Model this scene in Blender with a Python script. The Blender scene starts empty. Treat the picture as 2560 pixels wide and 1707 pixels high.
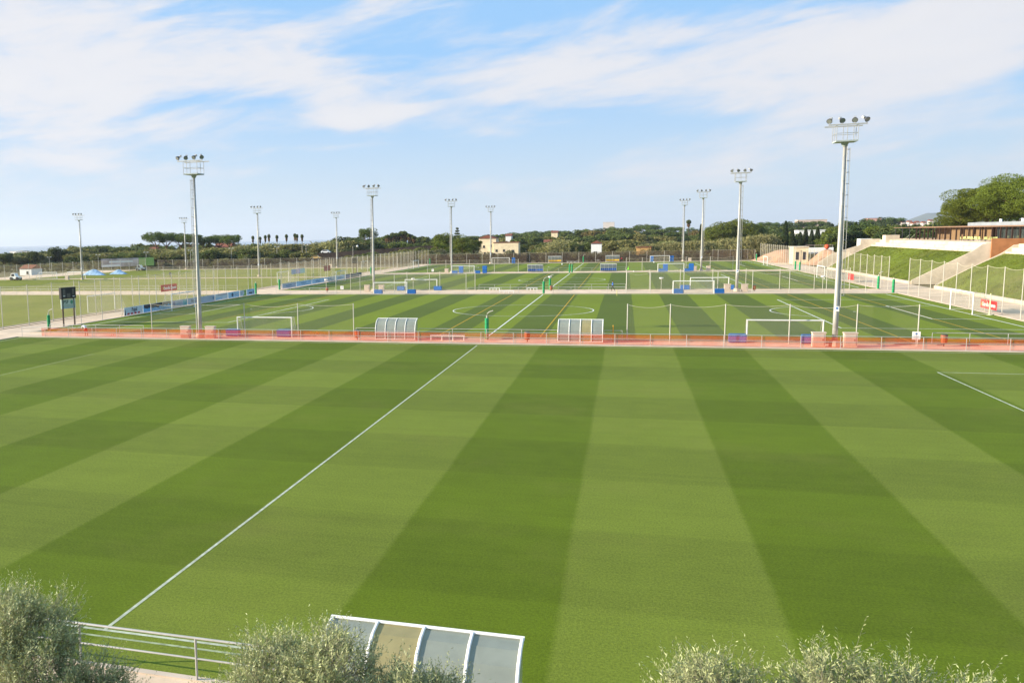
import bpy, bmesh, math, random
import numpy as np
from mathutils import Vector, Matrix
R = math.radians
random.seed(7); rng = np.random.default_rng(7)
S = bpy.context.scene
COL = S.collection

# ------------------------------------------------------------------ camera
CH = 10.0366
F_PX, PITCH, YAW, ROLL, PX0, PY0 = 2237.72, -0.1308, 0.3146, -0.0216, 835.51, 890.84
fw = Vector((-math.sin(YAW)*math.cos(PITCH), math.cos(YAW)*math.cos(PITCH), math.sin(PITCH)))
rt0 = Vector((math.cos(YAW), math.sin(YAW), 0)); up0 = rt0.cross(fw)
rt = rt0*math.cos(ROLL) + up0*math.sin(ROLL); up = -rt0*math.sin(ROLL) + up0*math.cos(ROLL)
cam_d = bpy.data.cameras.new('camera'); cam = bpy.data.objects.new('camera', cam_d); COL.objects.link(cam)
cam.matrix_world = Matrix(((rt.x, up.x, -fw.x, 0), (rt.y, up.y, -fw.y, 0), (rt.z, up.z, -fw.z, CH), (0, 0, 0, 1)))
cam_d.sensor_fit = 'HORIZONTAL'; cam_d.sensor_width = 36; cam_d.lens = F_PX/2560*36
cam_d.shift_x = (1280-PX0)/2560; cam_d.shift_y = (PY0-853.5)/2560
cam_d.clip_start = .2; cam_d.clip_end = 60000
S.camera = cam
def ray(u, v): return fw*F_PX + rt*(u-PX0) - up*(v-PY0)
def at(u, v, Y):
    d = ray(u, v); return Vector((0, 0, CH)) + d*(Y/d.y)
def gp(u, v, z=0):
    d = ray(u, v); return Vector((0, 0, CH)) + d*((z-CH)/d.z)

# ------------------------------------------------------------------ light
SUN_EL, SX, SY = R(18.8), .943, .332            # shadows fall towards +x and a little +y
S.view_settings.view_transform = 'Standard'; S.view_settings.look = 'None'
S.view_settings.exposure = 1.13; S.view_settings.gamma = 1; S.view_settings.use_curve_mapping = False
sl = bpy.data.lights.new('sun', 'SUN'); sl.energy = 5.0; sl.angle = R(.55); sl.color = (1, .89, .72)
sun = bpy.data.objects.new('sun', sl); COL.objects.link(sun)
sun.rotation_euler = Vector((SX*math.cos(SUN_EL), SY*math.cos(SUN_EL), -math.sin(SUN_EL))).to_track_quat('-Z', 'Y').to_euler()
W = bpy.data.worlds.new('World'); S.world = W; W.use_nodes = True
class NT:
    def __init__(s, tree): s.t = tree; s.n = tree.nodes; s.l = tree.links
    def new(s, typ, **kw):
        n = s.n.new(typ)
        for k, v in kw.items(): setattr(n, k, v)
        return n
    def put(s, sock, v):
        if isinstance(v, bpy.types.NodeSocket): s.l.new(v, sock)
        elif v is not None:
            if isinstance(v, (tuple, list)) and sock.type == 'RGBA' and len(v) == 3: v = (*v, 1)
            sock.default_value = v
    def math(s, op, a, b=None, c=None, clamp=False):
        n = s.new('ShaderNodeMath', operation=op, use_clamp=clamp)
        for i, v in enumerate((a, b, c)):
            if v is not None: s.put(n.inputs[i], v)
        return n.outputs[0]
    def noise(s, vec, scale, detail=4, rough=.55, dist=0, w=None):
        n = s.new('ShaderNodeTexNoise'); s.put(n.inputs['Vector'], vec)
        n.inputs['Scale'].default_value = scale; n.inputs['Detail'].default_value = detail
        n.inputs['Roughness'].default_value = rough; n.inputs['Distortion'].default_value = dist
        return n.outputs[0]
    def ramp(s, v, lo, hi, a=0., b=1.):
        n = s.new('ShaderNodeMapRange', interpolation_type='SMOOTHSTEP'); s.put(n.inputs[0], v)
        for i, q in zip((1, 2, 3, 4), (lo, hi, a, b)): s.put(n.inputs[i], q)
        return n.outputs[0]
    def mix(s, f, a, b, mode='MIX'):
        n = s.new('ShaderNodeMix', data_type='RGBA', blend_type=mode)
        s.put(n.inputs[0], f); s.put(n.inputs[6], a); s.put(n.inputs[7], b); return n.outputs[2]
    def comb(s, x, y, z=0.):
        n = s.new('ShaderNodeCombineXYZ')
        for i, v in enumerate((x, y, z)): s.put(n.inputs[i], v)
        return n.outputs[0]
    def sep(s, v):
        n = s.new('ShaderNodeSeparateXYZ'); s.put(n.inputs[0], v); return n.outputs
def make_world():
    W.node_tree.nodes.clear(); t = NT(W.node_tree)
    sky = t.new('ShaderNodeTexSky', sky_type='NISHITA'); sky.sun_disc = False
    sky.sun_elevation = SUN_EL; sky.sun_rotation = math.atan2(-SX, -SY)
    sky.air_density = 1.25; sky.dust_density = .8; sky.ozone_density = 2.2; sky.altitude = 20
    d = t.sep(t.new('ShaderNodeTexCoord').outputs['Generated'])
    az = t.math('ARCTAN2', d[0], d[1]); el = t.math('ARCSINE', d[2])
    # cirrus and thin altocumulus: streaks drawn out sideways, denser in banks
    slope = t.math('ADD', el, t.math('MULTIPLY', az, -.10))
    v1 = t.comb(t.math('MULTIPLY', az, 3.0), t.math('MULTIPLY', slope, 13.), .3)
    n1 = t.noise(v1, 1.7, 9, .56, .6)
    v2 = t.comb(t.math('MULTIPLY', az, 7.), t.math('MULTIPLY', t.math('ADD', el, t.math('MULTIPLY', az, -.18)), 30.), 4.)
    n2 = t.noise(v2, 1.3, 8, .62, .6)
    n3 = t.noise(t.comb(t.math('MULTIPLY', az, 26.), t.math('MULTIPLY', slope, 90.), 9.), 1., 6, .65, .4)
    def blob(a0, e0, ra, re, amp):
        x = t.math('DIVIDE', t.math('SUBTRACT', az, a0), ra); y = t.math('DIVIDE', t.math('SUBTRACT', el, e0), re)
        q = t.math('ADD', t.math('MULTIPLY', x, x), t.math('MULTIPLY', y, y))
        return t.math('MULTIPLY', t.math('EXPONENT', t.math('MULTIPLY', q, -1.)), amp)
    banks = [(-.60, .185, .20, .085, .40), (-.36, .185, .10, .03, .22), (-.05, .165, .24, .04, .34), (.24, .165, .15, .06, .32), (.33, .26, .06, .03, .3),
             (.12, .120, .20, .018, .14), (-.22, .245, .10, .03, .14), (-.60, .085, .10, .018, .13), (-.40, .075, .10, .012, .10),
             (-.29, .126, .055, .010, .40), (-.25, .136, .05, .008, .22), (-.31, .098, .08, .005, .18),
             (-.20, .082, .17, .030, -.26), (.13, .255, .13, .036, -.46), (-.56, .268, .10, .016, -.3), (-.41, .147, .07, .014, -.22), (-.34, .25, .05, .014, -.28), (-.12, .228, .05, .014, -.2), (.02, .11, .07, .014, -.16), (-.10, .055, .28, .010, .14), (.20, .085, .14, .014, .24), (-.58, .055, .12, .012, .16), (.10, .070, .08, .007, .14)]
    b = None
    for q in banks: b = blob(*q) if b is None else t.math('ADD', b, blob(*q))
    f = t.math('ADD', t.math('ADD', t.math('MULTIPLY', n1, .95), t.math('MULTIPLY', n2, .40)), b)
    f = t.math('ADD', f, t.math('MULTIPLY', n3, .20))
    mask = t.ramp(f, .75, 1.13)
    low = t.ramp(el, .0, .08, .5, 1.)
    mask = t.math('MULTIPLY', t.math('MULTIPLY', mask, low), .90)
    tone = t.mix(t.ramp(f, .8, 1.4), (7.2, 7.1, 7.4), (7.9, 7.6, 7.5))
    blue = t.mix(t.ramp(el, -.02, .19), (6.2, 7.3, 8.0), (2.9, 5.6, 9.2))
    base = t.mix(.86, sky.outputs[0], blue)
    c = t.mix(mask, base, tone)
    # thin general veil near the horizon
    bg = t.new('ShaderNodeBackground'); t.put(bg.inputs[0], c); bg.inputs[1].default_value = .053
    t.l.new(bg.outputs[0], t.new('ShaderNodeOutputWorld').inputs[0])
make_world()
S.render.engine = 'CYCLES'
S.cycles.transparent_max_bounces = 40; S.cycles.max_bounces = 6

# ------------------------------------------------------------------ materials
MATS = {}
def mat(name, col, rough=.7, var=.12, scale=3., spec=.3, metal=0., bump=0., bscale=40., transl=0., coat=0., rnd=0.):
    if name in MATS: return MATS[name]
    m = bpy.data.materials.new(name); m.use_nodes = True; t = NT(m.node_tree); t.n.clear()
    tc = t.new('ShaderNodeTexCoord').outputs['Object']
    n = t.noise(tc, scale, 5, .6)
    lo = tuple(c*(1-var) for c in col); hi = tuple(min(1, c*(1+var)) for c in col)
    c = t.mix(t.ramp(n, .3, .7), lo, hi)
    if rnd:
        oi = t.new('ShaderNodeObjectInfo').outputs['Random']
        hs = t.new('ShaderNodeHueSaturation'); t.put(hs.inputs['Color'], c)
        t.put(hs.inputs['Value'], t.math('MULTIPLY_ADD', oi, rnd*2, 1-rnd)); t.put(hs.inputs['Hue'], t.math('MULTIPLY_ADD', oi, rnd*.12, .5-rnd*.06)); c = hs.outputs[0]
    b = t.new('ShaderNodeBsdfPrincipled'); t.put(b.inputs['Base Color'], c)
    b.inputs['Roughness'].default_value = rough; b.inputs['Specular IOR Level'].default_value = spec; b.inputs['Metallic'].default_value = metal
    if coat: b.inputs['Coat Weight'].default_value = coat
    if bump:
        bp = t.new('ShaderNodeBump'); bp.inputs['Strength'].default_value = bump; bp.inputs['Distance'].default_value = .03
        t.put(bp.inputs['Height'], t.noise(tc, bscale, 6, .7)); t.l.new(bp.outputs[0], b.inputs['Normal'])
    o = t.new('ShaderNodeOutputMaterial'); sh = b.outputs[0]
    if transl:
        tr = t.new('ShaderNodeBsdfTranslucent'); t.put(tr.inputs[0], t.mix(.5, c, (.30, .34, .05), 'MIX'))
        mx = t.new('ShaderNodeMixShader'); mx.inputs[0].default_value = transl; t.l.new(sh, mx.inputs[1]); t.l.new(tr.outputs[0], mx.inputs[2]); sh = mx.outputs[0]
    t.l.new(sh, o.inputs[0]); MATS[name] = m; return m
def netmat(name, col, cover, cell=None):
    """thin knotted netting: mostly holes"""
    if name in MATS: return MATS[name]
    m = bpy.data.materials.new(name); m.use_nodes = True; t = NT(m.node_tree); t.n.clear()
    tc = t.new('ShaderNodeTexCoord').outputs['Object']
    f = t.math('MULTIPLY', t.ramp(t.noise(tc, .35, 4, .6), .3, .7, .8, 1.2), cover)
    if cell:
        g = t.sep(tc); lines = None
        for ax in ((t.math('ADD', g[0], g[1])), g[2]):
            q = t.math('PINGPONG', ax, cell/2); q = t.ramp(q, 0., cell*.22, 1., 0.)
            lines = q if lines is None else t.math('MAXIMUM', lines, q)
        f = t.math('MULTIPLY', f, t.ramp(lines, 0, 1, .35, 1.9))
    tr = t.new('ShaderNodeBsdfTransparent'); df = t.new('ShaderNodeBsdfDiffuse'); t.put(df.inputs[0], col)
    tl = t.new('ShaderNodeBsdfTranslucent'); t.put(tl.inputs[0], col)
    m2 = t.new('ShaderNodeMixShader'); m2.inputs[0].default_value = .4; t.l.new(df.outputs[0], m2.inputs[1]); t.l.new(tl.outputs[0], m2.inputs[2])
    mx = t.new('ShaderNodeMixShader'); t.put(mx.inputs[0], f); t.l.new(tr.outputs[0], mx.inputs[1]); t.l.new(m2.outputs[0], mx.inputs[2])
    t.l.new(mx.outputs[0], t.new('ShaderNodeOutputMaterial').inputs[0]); MATS[name] = m; return m
def turf(name, dark, light, x0, width, cross=0., y0=30.7, cw=6.6, patch=.12, fine=.35, edge=9., straw=(.2, .19, .05), dry=.25):
    m = bpy.data.materials.new(name); m.use_nodes = True; t = NT(m.node_tree); t.n.clear()
    tc = t.new('ShaderNodeTexCoord').outputs['Object']; p = t.sep(tc)
    wob = t.math('MULTIPLY', t.math('SUBTRACT', t.noise(tc, .12, 3, .5), .5), .22)
    fz = t.math('MULTIPLY', t.math('SUBTRACT', t.noise(tc, 4., 3, .6), .5), .22)
    def stripes(ax, o, w):
        a = t.math('MULTIPLY', t.math('SUBTRACT', t.math('ADD', t.math('ADD', ax, wob), fz), o), math.pi/w)
        return t.math('MULTIPLY_ADD', t.math('SINE', a), edge, .5, clamp=True)
    s = stripes(p[0], x0, width)
    c = t.mix(s, dark, light)
    big = t.noise(tc, .06, 5, .6); med = t.noise(tc, .6, 5, .65)
    fn = t.noise(t.comb(t.math('MULTIPLY', p[0], 1.), t.math('MULTIPLY', p[1], .8), 0.), 14., 6, .75)
    val = t.math('ADD', t.ramp(big, .25, .75, 1-patch, 1+patch), t.ramp(med, .3, .7, -patch*.7, patch*.7))
    val = t.math('ADD', val, t.ramp(fn, .25, .75, -fine*.5, fine*.5))
    # mower passes: faint thin lines inside every stripe
    val = t.math('ADD', val, t.ramp(t.noise(t.comb(t.math('MULTIPLY', p[0], .05), t.math('MULTIPLY', p[1], 2.6), 0.), 1., 4, .7), .3, .7, -.045, .045))
    if cross:
        k = stripes(p[1], y0, cw); val = t.math('ADD', val, t.math('MULTIPLY', t.math('SUBTRACT', k, .5), cross))
    hs = t.new('ShaderNodeHueSaturation'); t.put(hs.inputs['Color'], c); t.put(hs.inputs['Value'], val)
    c2 = t.mix(t.math('MULTIPLY', t.ramp(t.noise(tc, .13, 6, .65), .48, .78), dry), hs.outputs[0], straw)
    b = t.new('ShaderNodeBsdfPrincipled'); t.put(b.inputs['Base Color'], c2); b.inputs['Roughness'].default_value = .85; b.inputs['Specular IOR Level'].default_value = .12
    bp = t.new('ShaderNodeBump'); bp.inputs['Strength'].default_value = .55; bp.inputs['Distance'].default_value = .035
    t.put(bp.inputs['Height'], t.noise(tc, 22., 6, .8)); t.l.new(bp.outputs[0], b.inputs['Normal'])
    t.l.new(b.outputs[0], t.new('ShaderNodeOutputMaterial').inputs[0]); MATS[name] = m; return m

M_steel = mat('galvanised_steel', (.43, .42, .385), .5, .1, 2., .5, .35)
M_pole = mat('pole_paint', (.50, .47, .40), .55, .1, 1.2, .4)
M_tower = mat('tower_zinc', (.40, .39, .355), .5, .12, .8, .5, .3)
M_white = mat('white_paint', (.78, .77, .73), .5, .05, 2.)
M_cream = mat('cream_render', (.72, .60, .40), .9, .1, .6, .1)
M_conc = mat('pink_concrete', (.66, .50, .35), .9, .17, .35, .15, bump=.15, bscale=18)
M_kerb = mat('pale_concrete', (.55, .45, .35), .9, .1, .8, .1)
M_wallc = mat('white_concrete', (.58, .49, .37), .9, .2, .35, .1)
M_orange_net = netmat('orange_netting', (.82, .085, .012), .44)
M_net = netmat('pale_netting', (.44, .39, .27), .15)
M_net2 = netmat('green_grey_netting', (.34, .33, .22), .13)
M_netdark = netmat('brown_netting', (.16, .11, .075), .48)
M_goalnet = netmat('goal_netting', (.55, .53, .42), .16, .12)
M_rope = mat('pale_rope', (.5, .46, .33), .9)
M_green = mat('green_pad', (.015, .26, .09), .55, .12, 3.)
M_blue = mat('blue_pad', (.02, .135, .42), .5, .12, 2.)
M_line = mat('white_line', (.72, .72, .66), .9, .12, 3., .1)
M_line1 = mat('worn_white_line', (.42, .45, .33), .9, .25, 4., .1)
M_yline = mat('yellow_line', (.48, .30, .03), .9, .15, 2., .1)
M_red = mat('red_banner', (.42, .018, .025), .6, .1, .5)
M_black = mat('black_plastic', (.02, .02, .022), .5, .1)
M_dark = mat('dark_metal', (.05, .05, .055), .5, .1)
M_brown = mat('brown_bin', (.30, .10, .04), .6, .15)
M_cab = mat('cabinet_beige', (.60, .50, .40), .8, .08, 2., .2)
M_terra = mat('terracotta_wall', (.37, .165, .07), .85, .15, .7, .1)
M_roof = mat('roof_tiles', (.22, .085, .055), .9, .25, 3., .1)
M_bark = mat('bark', (.10, .075, .05), .95, .3, 6., .1, bump=.5, bscale=14)
M_barkp = mat('pine_bark', (.17, .10, .065), .95, .3, 6., .1)
M_earth = mat('red_earth', (.46, .26, .16), .95, .15, .4, .05, bump=.4, bscale=3)
M_glass = mat('window_dark', (.03, .035, .04), .15, .1, 1., .6)

# ------------------------------------------------------------------ mesh helpers
class MB:
    def __init__(s): s.v = []; s.f = []; s.mi = []
    def face(s, pts, mi=0):
        i = len(s.v); s.v += [tuple(p) for p in pts]; s.f.append(tuple(range(i, i+len(pts)))); s.mi.append(mi); return s
    def box(s, x0, x1, y0, y1, z0, z1, mi=0):
        i = len(s.v)
        s.v += [(x, y, z) for z in (z0, z1) for y in (y0, y1) for x in (x0, x1)]
        for q in ((0, 2, 3, 1), (4, 5, 7, 6), (0, 1, 5, 4), (2, 6, 7, 3), (0, 4, 6, 2), (1, 3, 7, 5)): s.f.append(tuple(i+k for k in q)); s.mi.append(mi)
        return s
    def tube(s, pts, r, n=6, mi=0, cap=True):
        pts = [Vector(p) for p in pts]; rs = r if isinstance(r, (list, tuple)) else [r]*len(pts); rings = []
        for k, p in enumerate(pts):
            d = (pts[min(k+1, len(pts)-1)]-pts[max(k-1, 0)]); d = d.normalized() if d.length > 1e-9 else Vector((0, 0, 1))
            a = d.cross(Vector((0, 0, 1)) if abs(d.z) < .9 else Vector((1, 0, 0))).normalized(); b = d.cross(a)
            i = len(s.v); s.v += [tuple(p + (a*math.cos(2*math.pi*j/n)+b*math.sin(2*math.pi*j/n))*rs[k]) for j in range(n)]; rings.append(i)
        for a, b in zip(rings, rings[1:]):
            for j in range(n): s.f.append((a+j, a+(j+1) % n, b+(j+1) % n, b+j)); s.mi.append(mi)
        if cap:
            s.f.append(tuple(rings[0]+j for j in range(n))); s.mi.append(mi); s.f.append(tuple(rings[-1]+j for j in reversed(range(n)))); s.mi.append(mi)
        return s
    def prism(s, poly, axis, a0, a1, mi=0):
        """polygon in the two other axes, extruded along axis"""
        def P(q, a): return {'x': (a, q[0], q[1]), 'y': (q[0], a, q[1]), 'z': (q[0], q[1], a)}[axis]
        n = len(poly); i = len(s.v); s.v += [P(q, a0) for q in poly]+[P(q, a1) for q in poly]
        s.f.append(tuple(i+k for k in range(n))); s.f.append(tuple(i+n+k for k in reversed(range(n)))); s.mi += [mi, mi]
        for k in range(n): s.f.append((i+k, i+n+k, i+n+(k+1) % n, i+(k+1) % n)); s.mi.append(mi)
        return s
    def mesh(s, name, mats):
        me = bpy.data.meshes.new(name); me.from_pydata(s.v, [], s.f)
        for m in (mats if isinstance(mats, (list, tuple)) else [mats]): me.materials.append(m)
        if any(s.mi): me.polygons.foreach_set('material_index', s.mi)
        bm = bmesh.new(); bm.from_mesh(me); bmesh.ops.recalc_face_normals(bm, faces=bm.faces); bm.to_mesh(me); bm.free()
        me.update(); return me
    def build(s, name, mats, parent=None, smooth=False, loc=None):
        me = s.mesh(name, mats)
        if smooth: me.polygons.foreach_set('use_smooth', [True]*len(me.polygons))
        return obj(name, me, parent, loc)
def obj(name, me, parent=None, loc=None):
    o = bpy.data.objects.new(name, me); COL.objects.link(o)
    if parent: o.parent = parent
    if loc is not None: o.location = loc
    return o
def tag(o, label, cat, group=None):
    o['label'] = label; o['category'] = cat
    if group: o['group'] = group
    return o
def thing(name, label, cat, loc=(0, 0, 0), rz=0, group=None):
    o = bpy.data.objects.new(name, None); COL.objects.link(o); o.empty_display_size = .3
    o.location = loc; o.rotation_euler = (0, 0, rz); return tag(o, label, cat, group)
def struct(o): o['kind'] = 'structure'; return o
def stuff(o): o['kind'] = 'stuff'; return o
def dup(root, loc, rz=0., label=None, group=None, scale=1., sub=True):
    r = root.copy(); COL.objects.link(r); r.location = loc; r.rotation_euler = (0, 0, rz)
    r.scale = scale if isinstance(scale, tuple) else (scale,)*3
    if label: r['label'] = label
    if group: r['group'] = group
    def rec(a, b):
        for ch in KIDS[a]:
            c = ch.copy(); COL.objects.link(c); c.parent = b; KIDS[c] = []
            KIDS[b].append(c); rec(ch, c)
    KIDS[r] = []; rec(root, r); return r
class _K(dict):
    def __missing__(s, k): s[k] = [c for c in COL.objects if c.parent == k]; return s[k]
KIDS = _K()
def sheet(name, x0, x1, y0, y1, z, m, nx=1, ny=1, parent=None):
    b = MB(); 
    xs = np.linspace(x0, x1, nx+1); ys = np.linspace(y0, y1, ny+1)
    b.v = [(x, y, z) for y in ys for x in xs]
    for j in range(ny):
        for i in range(nx): a = j*(nx+1)+i; b.f.append((a, a+1, a+nx+2, a+nx+1)); b.mi.append(0)
    o = b.build(name, m, parent)
    return o if parent else struct(o)
def text_mesh(txt, size, m, bold=0., depth=.004):
    cu = bpy.data.curves.new('lettering', 'FONT'); cu.body = txt; cu.size = size; cu.extrude = depth; cu.offset = bold
    cu.align_x = 'CENTER'; cu.align_y = 'CENTER'; cu.resolution_u = 3
    o = bpy.data.objects.new('lettering', cu); COL.objects.link(o)
    dg = bpy.context.evaluated_depsgraph_get(); me = bpy.data.meshes.new_from_object(o.evaluated_get(dg))
    bpy.data.objects.remove(o); bpy.data.curves.remove(cu); me.materials.clear(); me.materials.append(m); return me

# ================================================================== SETTING
XC = -13.0
def ground_h(x, y):
    z = np.full_like(x, -.25)
    far = np.clip((y-340)/260, 0, 1)
    z = z + far*np.clip((x+60)/420, 0, 1.3)*4.0                       # the land climbs to the right beyond the site
    z = z + np.clip((y-700)/1500, 0, 1)*np.clip((x+100)/900, 0, 1)*14
    sea = np.clip((-x-80+ (y-900)*.35)/500, 0, 1)*np.clip((y-700)/500, 0, 1)
    z = z*(1-sea) + sea*(-16)
    return z
def build_ground():
    xs = np.unique(np.concatenate([np.linspace(-9000, -400, 30), np.linspace(-400, 400, 41), np.linspace(400, 12000, 40)]))
    ys = np.unique(np.concatenate([np.linspace(-400, 320, 10), np.linspace(320, 1400, 55), np.linspace(1400, 16000, 50)]))
    X, Y = np.meshgrid(xs, ys); Z = ground_h(X, Y)
    Z += np.where(Y > 360, (np.sin(X*.011+Y*.004)+np.sin(X*.003-Y*.009))*.25*np.clip((Y-360)/300, 0, 1), 0)
    b = MB(); b.v = list(zip(X.ravel(), Y.ravel(), Z.ravel())); n = len(xs)
    b.f = [(j*n+i, j*n+i+1, (j+1)*n+i+1, (j+1)*n+i) for j in range(len(ys)-1) for i in range(n-1)]; b.mi = [0]*len(b.f)
    struct(b.build('ground', mat('dry_ground', (.17, .145, .075), .95, .45, .05, .05, bump=.4, bscale=.8), smooth=True))
    struct(MB().face([(-20000, 300, -15), (11000, 300, -15), (11000, 26000, -15), (-20000, 26000, -15)]).build('sea', mat('sea_water', (.05, .13, .20), .18, .2, .01, .5)))
build_ground()
M_turf1 = turf('mown_lawn', (.094, .134, .005), (.137, .174, .019), -12.8, 5.65, cross=.14, fine=.7, patch=.07, straw=(.22, .20, .05), dry=.22)
M_turf2 = turf('artificial_turf', (.088, .120, .014), (.152, .196, .012), 1.14, 4.22, patch=.06, fine=.12, edge=14, dry=.05)
M_turfL = turf('dry_lawn', (.165, .182, .014), (.180, .192, .020), 0, 9, patch=.10, fine=.2, straw=(.26, .23, .07), dry=.4)
sheet('natural_grass_pitch', -63.7, 58, 17.65, 82.9, 0, M_turf1)
for i, (y0, y1) in enumerate(((87.6, 155.0), (166.4, 238.2), (246.2, 318.4))):
    sheet('artificial_turf_pitch', -65.2, 39.4, y0, y1, 0, M_turf2)
sheet('path', -71.6, 47.6, 82.9, 324.6, -.03, M_conc)
sheet('path', -72.0, -63.7, 10, 82.9, -.03, M_conc)
sheet('pavement', -60, 60, -12, 17.6, .02, M_conc)
for y0, y1, x0 in ((86, 154, -180), (166, 222.5, -176), (228, 292, -172)): sheet('grass_field', x0, -73.4, y0, y1, 0, M_turfL)
sheet('path', -190, -72.2, 80, 296, -.04, M_conc)
def kerbs():
    for y0, y1 in ((87.6, 155.0), (166.4, 238.2), (246.2, 318.4)):
        for b in ((-65.4, 39.6, y0-.22, y0, -.1, .06), (-65.4, 39.6, y1, y1+.22, -.1, .06), (-65.4, -65.2, y0, y1, -.1, .06), (39.4, 39.6, y0, y1, -.1, .06)):
            struct(MB().box(*b).build('kerb', M_kerb))
    for b in ((-63.9, 58, 82.9, 83.05, -.1, .05), (-60, 60, 17.45, 17.63, -.1, .05), (-63.9, -63.72, 17.7, 82.9, -.1, .06),
              (-180, -73.4, 154., 154.25, -.1, .08), (-176, -73.4, 165.7, 166, -.1, .08), (-176, -73.4, 222.5, 222.9, -.1, .12), (-172, -73.4, 292, 292.4, -.1, .15),
              (-73.4, -73.2, 86, 154, -.1, .06), (-73.4, -73.2, 166, 222, -.1, .06)):
        struct(MB().box(*b).build('kerb', M_kerb))
kerbs()
def pitch_lines(name, xc, yc, hl, hw, w, m, yellow=True, label=None, z=.006):
    b = MB()
    def ln(x0, y0, x1, y1, zz=z): b.face([(x0, y0, zz), (x1, y0, zz), (x1, y1, zz), (x0, y1, zz)])
    def arc(cx, cy, r, a0, a1, n=64):
        for k in range(n):
            p, q = a0+(a1-a0)*k/n, a0+(a1-a0)*(k+1)/n
            b.face([(cx+(r+s)*math.cos(t), cy+(r+s)*math.sin(t), z+.004) for t, s in ((p, -w/2), (p, w/2), (q, w/2), (q, -w/2))])
    h = w/2
    for sy in (-1, 1): ln(xc-hl-h, yc+sy*hw-h, xc+hl+h, yc+sy*hw+h)
    for x in (xc-hl, xc, xc+hl): ln(x-h, yc-hw+h, x+h, yc+hw-h)
    if yellow: arc(xc, yc, 9.15, 0, 2*math.pi, 96)
    for s in (-1, 1):
        for d, q in (((16.5, 20.16), (5.5, 9.16)) if yellow else ((16.5, 20.16),)):
            x = xc+s*(hl-d); k_ = 1 if yellow or s > 0 else .4; ln(x-h*k_, yc-q-h, x+h*k_, yc+q+h)
            for t in ((-1, 1) if yellow or s > 0 else ()): ln(min(x+s*h, xc+s*(hl-h)), yc+t*q-h, max(x+s*h, xc+s*(hl-h)), yc+t*q+h)
        a = math.acos(5.5/9.15); c = math.pi if s > 0 else 0
        if yellow: arc(xc+s*(hl-11), yc, 9.15, c-a, c+a, 30)
        arc(xc+s*(hl-11), yc, .12, 0, 2*math.pi, 10)
    o = struct(b.build(name, m))
    if yellow:
        y = MB()
        def yl(x0, y0, x1, y1): y.face([(x0, y0, z-.002), (x1, y0, z-.002), (x1, y1, z-.002), (x0, y1, z-.002)])
        for x in (-5.05, 5.1, 36.9, -36.9, 44.9, -44.9): yl(xc+x-.06, yc-hw+.2, xc+x+.06, yc+hw-.2)
        for s in (-1, 1):
            for t in (-1, 1): yl(xc+s*25-6, yc+t*(hw-12)-.06, xc+s*25+6, yc+t*(hw-12)+.06) if False else None
        struct(y.build('yellow_line_markings', M_yline))
    return o
pitch_lines('white_line_markings', -12.8, 50.7, 50, 31.35, .105, M_line1, False)
pitch_lines('white_line_markings', -12.9, 121.3, 50.3, 31.9, .14, M_line)
pitch_lines('white_line_markings', -13.1, 202.2, 50.6, 32.1, .15, M_line)
pitch_lines('white_line_markings', -13.2, 282.6, 50.6, 32.1, .16, M_line)
# worn white band beside the near touchline
sheet('worn_line', -40, 30, 18.96, 19.05, .004, mat('faded_line', (.30, .34, .20), .9, .3, 4., .1))

# ================================================================== FENCES, RAILS, NETS
_pole = {}
def pole_mesh(h, r, m):
    k = (round(h, 2), r, m.name)
    if k not in _pole: _pole[k] = MB().tube([(0, 0, -.1), (0, 0, h)], r, 8).mesh('pole', m)
    return _pole[k]
def railing(pts, label, mid=True, h=1.05, step=3., r=.022, group=None, plain=False):
    """pts: straight run from a to b on the ground"""
    a, b = Vector(pts[0]), Vector(pts[1]); L = (b-a).length; n = max(1, round(L/step)); d = (b-a)/n
    t = thing('railing', label, 'railing', a, 0, group)
    for k in range(n+1): obj('post', pole_mesh(h, r*1.15, M_steel), t, d*k)
    MB().tube([(0, 0, h), (b-a)+Vector((0, 0, h))], r*1.15, 8).build('top_rail', M_steel, t)
    if mid: MB().tube([(0, 0, h*.53), (b-a)+Vector((0, 0, h*.53))], r*.9, 8).build('middle_rail', M_steel, t)
    return t
def net_fence(run, label, h, netm, r=.05, m=None, sag=.25, group=None, base=.05, top=None, pool=None):
    """run: list of ground points; one pole each, netting and a slack top rope between"""
    m = m or M_pole; run = [Vector((p[0], p[1], 0)) for p in run]; o0 = run[0]
    t = thing('net_fence', label, 'net fence', o0, 0, group)
    for p in run: obj('pole', pole_mesh(h, r, m), t, p-o0)
    nb = MB(); rp = MB()
    for a, b in zip(run, run[1:]):
        n = 8; tops = []
        s = sag*random.uniform(.35, 1.) if isinstance(sag, (int, float)) else sag[0]
        for k in range(n+1):
            f = k/n; p = a.lerp(b, f)-o0; tops.append(p+Vector((0, 0, h-.08-s*4*f*(1-f))))
        for k in range(n):
            p, q = tops[k], tops[k+1]; nb.face([(p.x, p.y, base), (q.x, q.y, base), q, p])
        rp.tube(tops, .018, 4)
    nb.build('netting', netm, t); rp.build('top_rope', M_rope, t); return t
rail = railing(((-63.7, 83.65, 0), (38.3, 83.65, 0)), 'long steel two-bar railing along the far side of the mown pitch')
o = MB().face([(-61.2, 83.72, .06), (38.3, 83.72, .06), (38.3, 83.72, .96), (-61.2, 83.72, .96)]).build('safety_netting', M_orange_net)
tag(o, 'orange mesh tied along the railing of the mown pitch', 'safety netting')
railing(((-62, 86.4, 0), (-50, 86.4, 0)), 'short railing behind the orange mesh near the scoreboard')
railing(((-25.7, 86.3, 0), (-23.6, 86.3, 0)), 'stub of railing left of the grey curved dugout', step=2)
railing(((-19.2, 86.3, 0), (-5.9, 86.3, 0)), 'railing between the two curved dugouts')
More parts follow.
